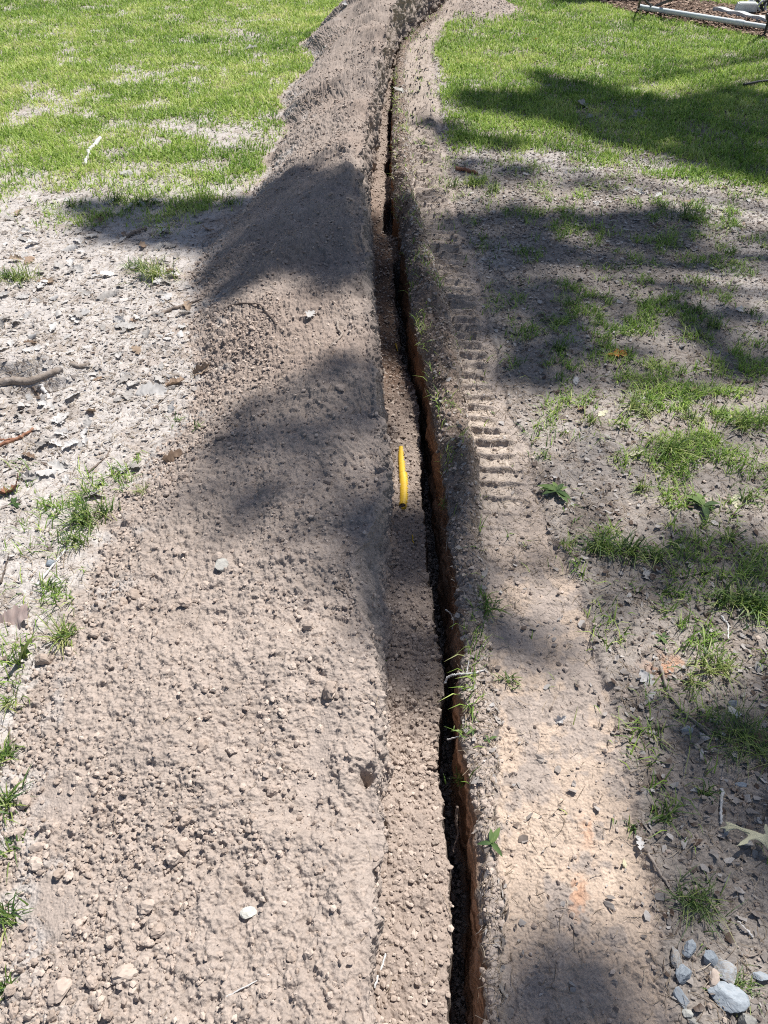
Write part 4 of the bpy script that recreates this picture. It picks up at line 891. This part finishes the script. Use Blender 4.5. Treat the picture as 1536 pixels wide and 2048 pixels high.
# broad-leaved weeds: stem + leaves
def weed(px, py, rad_px, nl, lab, name='broadleaf_weed', up=.35, lw=.16):
    loc, nn = at(px, py); m = mpp(py); R_ = rad_px*m*.42; r = random.Random(int(px+py)); root = empty(name, loc)
    tag(root, lab, 'weed')
    V, Fc = tube_mesh([Vector((0, 0, -.004)), Vector((0, 0, R_*.2)), Vector((.002, 0, R_*.35))], .0014, 3, ns=6)
    me = bpy.data.meshes.new('stem'); me.from_pydata([v[:] for v in V], [], Fc); me.materials.append(M_weed)
    st_ = bpy.data.objects.new('stem', me); COL.objects.link(st_); st_.parent = root
    for i in range(nl):
        a = i*2.4+r.uniform(-.9, .9); L_ = R_*r.uniform(.45, 1.25); up_ = up*r.uniform(.4, 1.5); V = []; Fc = []; N_ = 8
        for j in range(N_+1):
            t_ = j/N_; w_ = L_*lw*math.sin(math.pi*min(.999, t_**.8*.96+.03))**.8 if t_ > .12 else .0012
            x_ = L_*t_; z_ = R_*.25 + L_*(up_*t_ - up_*1.1*t_*t_)
            for f in (-1, 0, 1): V.append((x_, f*w_, z_ + (abs(f)*w_*.35)))
        for j in range(N_):
            for q_ in range(2): b_ = j*3+q_; Fc.append((b_, b_+1, b_+4, b_+3))
        me = bpy.data.meshes.new('leaf'); me.from_pydata(V, [], Fc); me.materials.append(M_weed)
        for p in me.polygons: p.use_smooth = True
        lo = bpy.data.objects.new('leaf', me); COL.objects.link(lo); lo.parent = root; lo.rotation_euler = (0, 0, a)
for a_ in [(1112,988,78,11,'broad-leaved rosette weed at the end of the lug prints'),(1405,1018,84,12,'broad rosette weed near the right edge'),(982,1690,72,7,'low weed with pointed leaves beside the slot'),
           (1320,1277,40,6,'small round-leaved weed above the orange soil patch'),(945,1462,34,5,'tiny round-leaved weed on the lip'),(1270,648,34,5,'small weed right of the middle lug prints'),
           (1330,1375,34,6,'little bright weed below the orange soil patch'),(978,1480,34,5,'flat green weed on the track edge'),(30,1010,44,6,'clover-like weed at the left edge under the reddish leaf'),
           (985,828,22,4,'single dark green weed lying on the upper lug prints'),(1345,1090,50,6,'round-leaved weed in the shaded middle patch'),(886,1020,14,3,'bright green leaf weed growing from the slot wall'),
           (772,1322,14,3,'small bright green weed in the corner of bank and fill')]:
    weed(*a_)

# the piece of yellow plastic pipe, split lengthwise with a torn edge
def yellow_pipe():
    ctr = [(802.5, 897), (803, 915), (804.5, 935), (806, 948), (808, 962), (808.5, 985), (808, 1005), (806, 1016)]
    pts = [at(*p)[0] for p in ctr]; z0 = max(p.z for p in pts)+.007
    pts = [Vector((p.x, p.y, p.z*.35+z0*.65)) for p in pts]
    root = empty('pipe_piece', pts[-1]); tag(root, 'torn half of a bright yellow plastic pipe lying on the fill', 'plastic pipe')
    r = random.Random(4)
    def shell(name, a0, a1, rad, seg_a, i0, i1):
        V = []; Fc = []; M_ = 60
        na = 12
        for layer in (0, 1):
            for i in range(M_+1):
                t_ = i0+(i1-i0)*i/M_; u_ = t_*(len(pts)-1); k_ = min(int(u_), len(pts)-2); p = pts[k_].lerp(pts[k_+1], u_-k_)
                d = (pts[k_+1]-pts[k_]).normalized(); sx = Vector((-d.y, d.x, 0)).normalized()
                rr = (rad if layer == 0 else rad-.0013)*(.75+.25*min(1, t_*6)+ .12*math.sin(t_*3.1))
                tear = TE[int(t_*400) % len(TE)]
                for j in range(na+1):
                    a = a0+(a1+tear-a0)*j/na
                    V.append(p-root.location + sx*(-math.cos(a))*rr*1.0 + Vector((0, 0, math.sin(a)*rr - .004)))
        o1 = (M_+1)*(na+1)
        for i in range(M_):
            for j in range(na):
                q_ = i*(na+1)+j; f = (q_, q_+1, q_+na+2, q_+na+1); Fc.append(f); Fc.append(tuple(x_+o1 for x_ in f[::-1]))
            for j in (0, na):
                q_ = i*(na+1)+j; Fc.append((q_, q_+na+1, q_+na+1+o1, q_+o1))
        for i in (0, M_):
            for j in range(na):
                q_ = i*(na+1)+j; Fc.append((q_, q_+1, q_+1+o1, q_+o1))
        me = bpy.data.meshes.new(name); me.from_pydata([v[:] for v in V], [], Fc); me.materials.append(M_yellow)
        for p_ in me.polygons: p_.use_smooth = True
        ob = bpy.data.objects.new(name, me); COL.objects.link(ob); ob.parent = root; return ob
    TE = []
    for i in range(420):
        TE.append((.75 if (i//4) % 3 == 0 else 0)*r.uniform(.4, 1) + r.uniform(-.15, .15))
    shell('half_shell', .15, 2.05, .0115, 12, 0, .44)
    shell('half_shell', .1, 2.25, .0135, 12, .45, 1)
    e0 = pts[-1]-root.location; V, Fc = [], []
    for i in range(14):
        a = i/13*3.6; rr = .007+.0015*math.sin(i*2.1)
        for s_ in (-1, 1):
            V.append((e0.x+.002+rr*math.cos(a-2.6), e0.y-.012+rr*math.sin(a-2.6)*1.1, e0.z+.004+s_*.0045+.003*math.sin(a)))
    for i in range(13): Fc.append((2*i, 2*i+1, 2*i+3, 2*i+2))
    me = bpy.data.meshes.new('torn_curl'); me.from_pydata(V, [], Fc); me.materials.append(M_yellow)
    ob = bpy.data.objects.new('torn_curl', me); COL.objects.link(ob); ob.parent = root
    md = ob.modifiers.new('s', 'SOLIDIFY'); md.thickness = .0012
yellow_pipe()
stick('plastic_shred', [(824, 1071), (826, 1077), (825, 1082), (828, 1089)], 2.4, M_yellow, 'thin shred of yellow plastic below the yellow pipe piece', 'plastic shred', seed=9, lift=.9)
stick('plastic_shred', [(791, 688), (793, 697), (796, 706)], 3, M_yellow, 'thin yellow plastic shred high up on the shaded fill', 'plastic shred', seed=10, lift=.9)
me = rock_mesh('white_scrap', M_white, 90, 8, flat=.2); o = place('white_scrap', me, 1340, 1828, 13*mpp(1828), tilt=.6); tag(o, 'small white scrap at the lower end of the straight dark stick', 'scrap')
me = rock_mesh('white_scrap', M_white, 92, 8, flat=.2); o = place('white_scrap', me, 1308, 1466, 12*mpp(1466), tilt=.6); tag(o, 'small white scrap under the star-shaped tuft', 'scrap')

# ------------------------------------------------------------------ the planting bed at the top right
def cyl(name, p0, p1, rad, mat, parent=None, ns=20):
    V, Fc = tube_mesh([p0, p0.lerp(p1, .5), p1], rad, 1, ns=ns, knob=0, taper=0, steps=4)
    me = bpy.data.meshes.new(name); me.from_pydata([v[:] for v in V], [], Fc); me.materials.append(mat)
    for p in me.polygons: p.use_smooth = True
    o_ = bpy.data.objects.new(name, me); COL.objects.link(o_)
    if parent: o_.parent = parent
    return o_
def wp(px, py, z): x, y = p2w(px, py, z); return Vector((float(x), float(y), z))
def clean_tube(name, pts, rad, mat, parent=None, ns=12):
    cu = bpy.data.curves.new(name, 'CURVE'); cu.dimensions = '3D'; cu.bevel_depth = rad; cu.bevel_resolution = 4; cu.use_fill_caps = True
    sp_ = cu.splines.new('NURBS'); sp_.points.add(len(pts)-1); sp_.order_u = 3; sp_.use_endpoint_u = True
    for i, p in enumerate(pts): sp_.points[i].co = (*p, 1)
    tmp = bpy.data.objects.new(name, cu); COL.objects.link(tmp); bpy.context.view_layer.update()
    me = bpy.data.meshes.new_from_object(tmp.evaluated_get(bpy.context.evaluated_depsgraph_get())); bpy.data.objects.remove(tmp)
    me.name = name; me.materials.clear(); me.materials.append(mat)
    for p in me.polygons: p.use_smooth = True
    o_ = bpy.data.objects.new(name, me); COL.objects.link(o_)
    if parent: o_.parent = parent
    return o_
z0 = zat(*p2w(1400, 40)[:2])
a, b_, c3_ = wp(1279, 14, z0+.05), wp(1482, 46, z0+.05), wp(1640, 70, z0+.05)
root = empty('long_pipe', a); tag(root, 'long white plastic pipe lying on the mulch bed', 'pipe')
A_ = Vector((0, 0, 0)); clean_tube('pipe_length', [A_, (b_-a)*.5, b_-a], .023, M_pvc, root); clean_tube('narrow_length', [b_-a, (c3_-a)], .020, M_pvc, root)
d_ = (b_-a).normalized(); clean_tube('coupling', [(b_-a)-d_*.05, (b_-a)+d_*.03], .026, M_pvc, root); clean_tube('open_end', [A_-d_*.01, A_+d_*.03], .025, M_pvc, root)
# pale edging board behind
p0, p1 = wp(1432, 17, z0+.03), wp(1640, 62, z0+.03); dd_ = (p1-p0); up_ = Vector((0, 0, 1)); sd = dd_.normalized().cross(up_)*.05
bm = bmesh.new(); NN = 24; prev = None
for i in range(NN+1):
    p = p0+dd_*(i/NN)+Vector((0, 0, .006*math.sin(i*1.3))); ring = [bm.verts.new(p+sd*x_+up_*z_) for x_, z_ in ((-1, -.04), (-.9, .012), (.9, .016), (1, -.04))]
    if prev:
        for q_ in range(4): bm.faces.new((prev[q_], prev[(q_+1) % 4], ring[(q_+1) % 4], ring[q_]))
    else: bm.faces.new(ring)
    prev = ring
bm.faces.new(prev[::-1]); me = bpy.data.meshes.new('edging_board'); bm.to_mesh(me); bm.free(); me.materials.append(M_concrete)
o = bpy.data.objects.new('edging_board', me); COL.objects.link(o); tag(o, 'pale edging strip along the far side of the mulch bed', 'edging')
# grey block
bm = bmesh.new(); bmesh.ops.create_cube(bm, size=1); bmesh.ops.bevel(bm, geom=bm.edges[:], offset=.08, segments=2, affect='EDGES')
for v in bm.verts:
    v.co.x *= .19*(1-.12*(v.co.z)); v.co.y *= .12; v.co.z *= .07; v.co.z += .01*math.sin(v.co.x*30)
    if v.co.x < 0: v.co.z *= 1.15
bmesh.ops.subdivide_edges(bm, edges=bm.edges[:], cuts=2)
me = bpy.data.meshes.new('concrete_block'); bm.to_mesh(me); bm.free(); me.materials.append(M_concrete)
o = bpy.data.objects.new('concrete_block', me); COL.objects.link(o); q_ = wp(1491, 21, z0+.03); o.location = (q_.x, q_.y, z0+.06); o.rotation_euler = (0, .04, -.25)
tag(o, 'pale grey concrete block sitting beyond the edging strip', 'block')
# stake with clamp
sb = wp(1528, 72, z0); root = empty('garden_stake', sb); tag(root, 'thin weathered stake with a black clamp at the right edge', 'stake')
clean_tube('shaft', [Vector((0, 0, .17)), Vector((.004, 0, .4)), Vector((.01, .0, .80))], .013, M_stake, root)
clean_tube('spike', [Vector((0, 0, -.05)), Vector((0, 0, .14))], .011, M_black, root)
clean_tube('clamp', [Vector((-.03, 0, .15)), Vector((.03, 0, .16))], .024, M_black, root)
clean_tube('clamp', [Vector((0, 0, .12)), Vector((0, 0, .19))], .022, M_black, root)
# tangle of fittings beside the block
root = empty('hose_fitting', wp(1512, 26, z0)); tag(root, 'tangle of dark hose fittings beside the concrete block', 'hose fitting')
for i in range(5):
    a0 = i*1.3; clean_tube('loop', [Vector((-.14+.05*i, 0, .02)), Vector((-.10+.05*i, .05*math.cos(a0), .09)), Vector((-.03+.04*i, .03, .10+.01*i)), Vector((.02+.03*i, -.03, .02))], .011, M_black if i % 2 else M_concrete, root)
# black pot and its tube
pc = wp(1225, -6, z0); root = empty('black_pot', pc); tag(root, 'black plastic pot lying at the top edge of the mulch bed', 'pot')
V = []; Fc = []; prof = [(.0, .0), (.13, .0), (.16, .14), (.18, .26), (.195, .26), (.195, .30), (.17, .30), (.15, .14), (.12, .02), (0, .02)]
NS_ = 28
for (r_, h_) in prof:
    for i in range(NS_): a = 2*math.pi*i/NS_; V.append((h_-.02, r_*math.cos(a), .16+r_*math.sin(a)*.8))
for j in range(len(prof)-1):
    for i in range(NS_): Fc.append((j*NS_+i, j*NS_+(i+1) % NS_, (j+1)*NS_+(i+1) % NS_, (j+1)*NS_+i))
me = bpy.data.meshes.new('pot_body'); me.from_pydata(V, [], Fc); me.materials.append(M_black)
for p in me.polygons: p.use_smooth = True
o = bpy.data.objects.new('pot_body', me); COL.objects.link(o); o.parent = root
clean_tube('carry_handle', [Vector((.26, -.19, .16)), Vector((.3, -.22, .02)), Vector((.34, -.1, .01)), Vector((.3, .1, .03))], .008, M_black, root)
def hose(pts, rad, label, nm='drip_hose', mat=None):
    q_ = [wp(*p) for p in pts]; o_ = clean_tube(nm, [v-q_[0] for v in q_], rad, mat or M_black); o_.location = q_[0]; tag(o_, label, 'hose')
hose([(1277, 19, z0+.01), (1278, 6, z0+.12), (1285, -6, z0+.2), (1290, 2, z0+.15), (1305, 13, z0+.06)], .010, 'black wire loop arching over the open end of the white pipe')
hose([(1306, 15, z0+.05), (1325, 6, z0+.10), (1352, -4, z0+.2), (1380, -16, z0+.25)], .012, 'dark green drip hose rising from the white pipe')
loc, _n = at(1510, 165)
hose([(1488, 169, loc.z+.02), (1505, 166, loc.z+.025), (1522, 162, loc.z+.02), (1560, 160, loc.z+.02)], .009, 'short dark hose end in the right lawn at the edge')
# far lawn clods: none. small dark mound right of the trench top
# ------------------------------------------------------------------ trees outside the frame: their crowns throw the dappled shade
SH = [
 (1.0, [(150,400),(300,404),(430,404),(520,384),(555,352),(600,330),(700,335),(722,345),(722,400),(728,470),(735,560),(655,590),(560,545),(530,550),(470,600),(410,612),(400,560),(430,500),(300,488),(200,480),(140,440)]),
 (1.0, [(738,430),(800,430),(820,470),(830,560),(860,640),(870,740),(860,760),(830,745),(790,725),(760,700),(745,620),(738,520)]),
 (.55, [(790,390),(850,380),(930,400),(960,520),(1000,600),(1000,700),(980,770),(900,785),(860,760),(820,560)]),
 (.95, [(900,400),(1000,400),(1150,425),(1300,405),(1400,425),(1400,490),(1300,512),(1200,500),(1100,535),(1000,560),(930,530)]),
 (.9, [(960,570),(1100,560),(1180,575),(1250,610),(1380,600),(1560,620),(1600,770),(1400,785),(1250,770),(1150,775),(1080,775),(980,760),(970,650)]),
 (.8, [(880,320),(1000,322),(1150,352),(1300,380),(1250,392),(1100,372),(1000,378),(900,352)]),
 (1.1, [(1050,143),(1150,163),(1250,190),(1350,200),(1440,187),(1700,190),(1700,380),(1536,365),(1400,342),(1300,302),(1200,290),(1150,262),(1080,242),(1000,232),(930,217),(890,192),(960,182),(1060,190),(1080,170)]),
 (.9, [(830,240),(900,243),(960,268),(1060,288),(1000,302),(900,292),(840,264)]),
 (.82, [(750,680),(774,800),(782,910),(745,960),(640,985),(560,1005),(470,1020),(340,1015),(360,950),(430,880),(480,810),(600,745),(690,695)]),
 (.95, [(760,985),(700,1010),(620,1040),(530,1070),(600,1110),(680,1150),(718,1195),(735,1270),(765,1320),(782,1330),(860,1240),(850,1100),(845,1020),(790,1025)]),
 (1.0, [(775,1015),(850,1005),(870,1200),(890,1330),(885,1400),(860,1420),(800,1395),(775,1330),(775,1200)]),
 (.80, [(845,830),(900,830),(955,900),(960,1000),(1050,1040),(1120,1060),(1200,1030),(1300,1045),(1600,1050),(1600,1215),(1450,1235),(1350,1205),(1250,1240),(1215,1255),(1120,1140),(1000,1140),(985,1220),(1040,1255),(1180,1290),(1225,1345),(1120,1372),(1000,1372),(920,1340),(900,1100),(880,1000)]),
 (.88, [(1250,1400),(1330,1380),(1400,1390),(1536,1350),(1700,1300),(1700,1900),(1500,1880),(1420,1890),(1340,1840),(1290,1650),(1240,1500)]),
 (.5, [(1340,1840),(1420,1890),(1500,1880),(1700,1900),(1700,2200),(1350,2200)]),
 (.9, [(975,1850),(1080,1825),(1225,1850),(1255,1950),(1330,2200),(960,2200),(970,1950)]),
 (.4, [(760,960),(640,985),(500,1010),(380,1020),(420,1080),(520,1120),(640,1170),(740,1290),(770,1300)]), (.6, [(1080,860),(1260,860),(1260,930),(1100,950)]), (.95, [(1000,-80),(1300,-80),(1300,8),(1180,12),(1100,4)]),
]
GX0, GY0, GS = -400, -200, 8; gw, gh = 300, 310
gx, gy = np.meshgrid(GX0+GS*(np.arange(gw)+.5), GY0+GS*(np.arange(gh)+.5)); MASK = np.zeros((gh, gw))
for s_, poly in SH:
    ins = np.zeros((gh, gw), bool); n_ = len(poly)
    for i in range(n_):
        x1, y1 = poly[i]; x2, y2 = poly[(i+1) % n_]
        cnd = ((y1 > gy) != (y2 > gy)) & (gx < (x2-x1)*(gy-y1)/((y2-y1) or 1e-9)+x1); ins ^= cnd
    MASK = np.maximum(MASK, ins*s_)
mi = np.clip(((PXf-GX0)/GS).astype(int), 0, gw-1); mj = np.clip(((PYf-GY0)/GS).astype(int), 0, gh-1)
mv = MASK[mj, mi]*((PXf > -300) & (PXf < 1800) & (PYf > -180) & (PYf < 2200))*(Kf != 4)*(Kf != 5)*(Kf != 6)
dens = np.where(mv > 0, -np.log(np.clip(1-mv*.97, .03, 1)), 0)*(1.0+.35*ss(-.4, .4, fbm(Pf[:, 0]*4, Pf[:, 1]*4, 2, 901)))
holes = ss(-.32, .02, fbm(Pf[:, 0]*5.5, Pf[:, 1]*4.5, 3, 903)); dens = dens*np.where((PXf > 850) & (PYf > 350), .12+.88*holes, 1)*np.where((PXf > 850) & (PYf > 350), 1.15, 1)
# weight by the area as the sun sees it
wv = dens*Af*np.clip(Nf@S, 0, 1)/S[2]; tot = wv.sum()
LA, LB = .07, .045; proj = LA*LB*2.2*.62
nl = int(tot*S[2]/proj); cs = np.cumsum(wv); gi = np.searchsorted(cs, RNG.random(nl)*cs[-1])
hc = 11.0 + 2.2*RNG.random(nl) + .8*fbm(Pf[gi, 0]*1.2, Pf[gi, 1]*1.2, 2, 902)
ctr = Pf[gi] + S[None]*((hc-Pf[gi, 2])/S[2])[:, None] + RNG.normal(0, .012, (nl, 3))
def leaf_cloud(name, ctr, parent, mat):
    n = len(ctr); nn = RNG.normal(0, 1, (n, 3)); nn[:, 2] = np.abs(nn[:, 2])+.6; nn /= np.linalg.norm(nn, axis=1, keepdims=True)
    t1_ = np.cross(nn, RNG.normal(0, 1, (n, 3))); t1_ /= np.linalg.norm(t1_, axis=1, keepdims=True); t2_ = np.cross(nn, t1_)
    sc_ = (.75+.5*RNG.random(n))[:, None]; out = []
    for (u, v) in ((-1, 0), (-.45, .75), (0, .45), (.4, .85), (1, 0), (.4, -.85), (0, -.45), (-.45, -.75)):
        out.append(ctr + t1_*u*LA*sc_ + t2_*v*LB*sc_ + nn*(.25*abs(v)*LB))
    V = np.stack(out, 1).reshape(-1, 3); b0 = (np.arange(n)*8)[:, None]; per = [0, 1, 2, 7, 0, 7, 7, 7]
    per = [0, 1, 2, 6, 0, 2, 6, 7]
    fi = (b0+np.array([0, 1, 2, 6, 0, 6, 7, 2, 3, 4, 6, 4, 5])[None]).ravel() if False else (b0+np.array([7, 0, 1, 2, 6, 2, 3, 4, 5, 6])[None]).ravel()
    return mk(name, V, fi, np.full(n*2, 5), mat, smooth=False, parent=parent)
def oak(trunk_xy, mask, label):
    tx, ty = trunk_xy; root = empty('oak_tree', (tx, ty, 0)); tag(root, label, 'tree', 'oak trees standing right of the lawn')
    pts_ = ctr[mask]; off = np.array([tx, ty, 0])
    leaf_cloud('crown', pts_-off, root, M_crown)
    V, Fc = tube_mesh([Vector((0, 0, -.2)), Vector((.05, .03, 3)), Vector((-.1, 0, 7)), Vector((0, .1, 11)), Vector((.1, 0, 15.5))], .30, 3, ns=14, knob=.05, taper=.75)
    limbs = pts_[RNG.integers(0, len(pts_), 26)]-off
    for i, lp in enumerate(limbs):
        h0 = 8+5*RNG.random(); lp = Vector(lp); b0_ = Vector((0, .05, h0)); mid = b0_.lerp(lp, .5)+Vector((0, 0, .35))
        V2, F2 = tube_mesh([b0_, mid, lp], .06, 10+i, ns=7, taper=.85); k0 = len(V); V += V2; Fc += [tuple(q+k0 for q in f_) for f_ in F2]
    me = bpy.data.meshes.new('trunk'); me.from_pydata([v[:] for v in V], [], Fc); me.materials.append(M_trunk)
    o_ = bpy.data.objects.new('trunk', me); COL.objects.link(o_); o_.parent = root
far_ = ctr[:, 1] > 10.5
oak((10.6, 14.0), far_, 'tall oak outside the frame whose crown shades the right lawn')
oak((8.2, 7.6), ~far_, 'tall oak outside the frame whose crown shades the near trench')
print('leaves', nl, 'tot', tot)
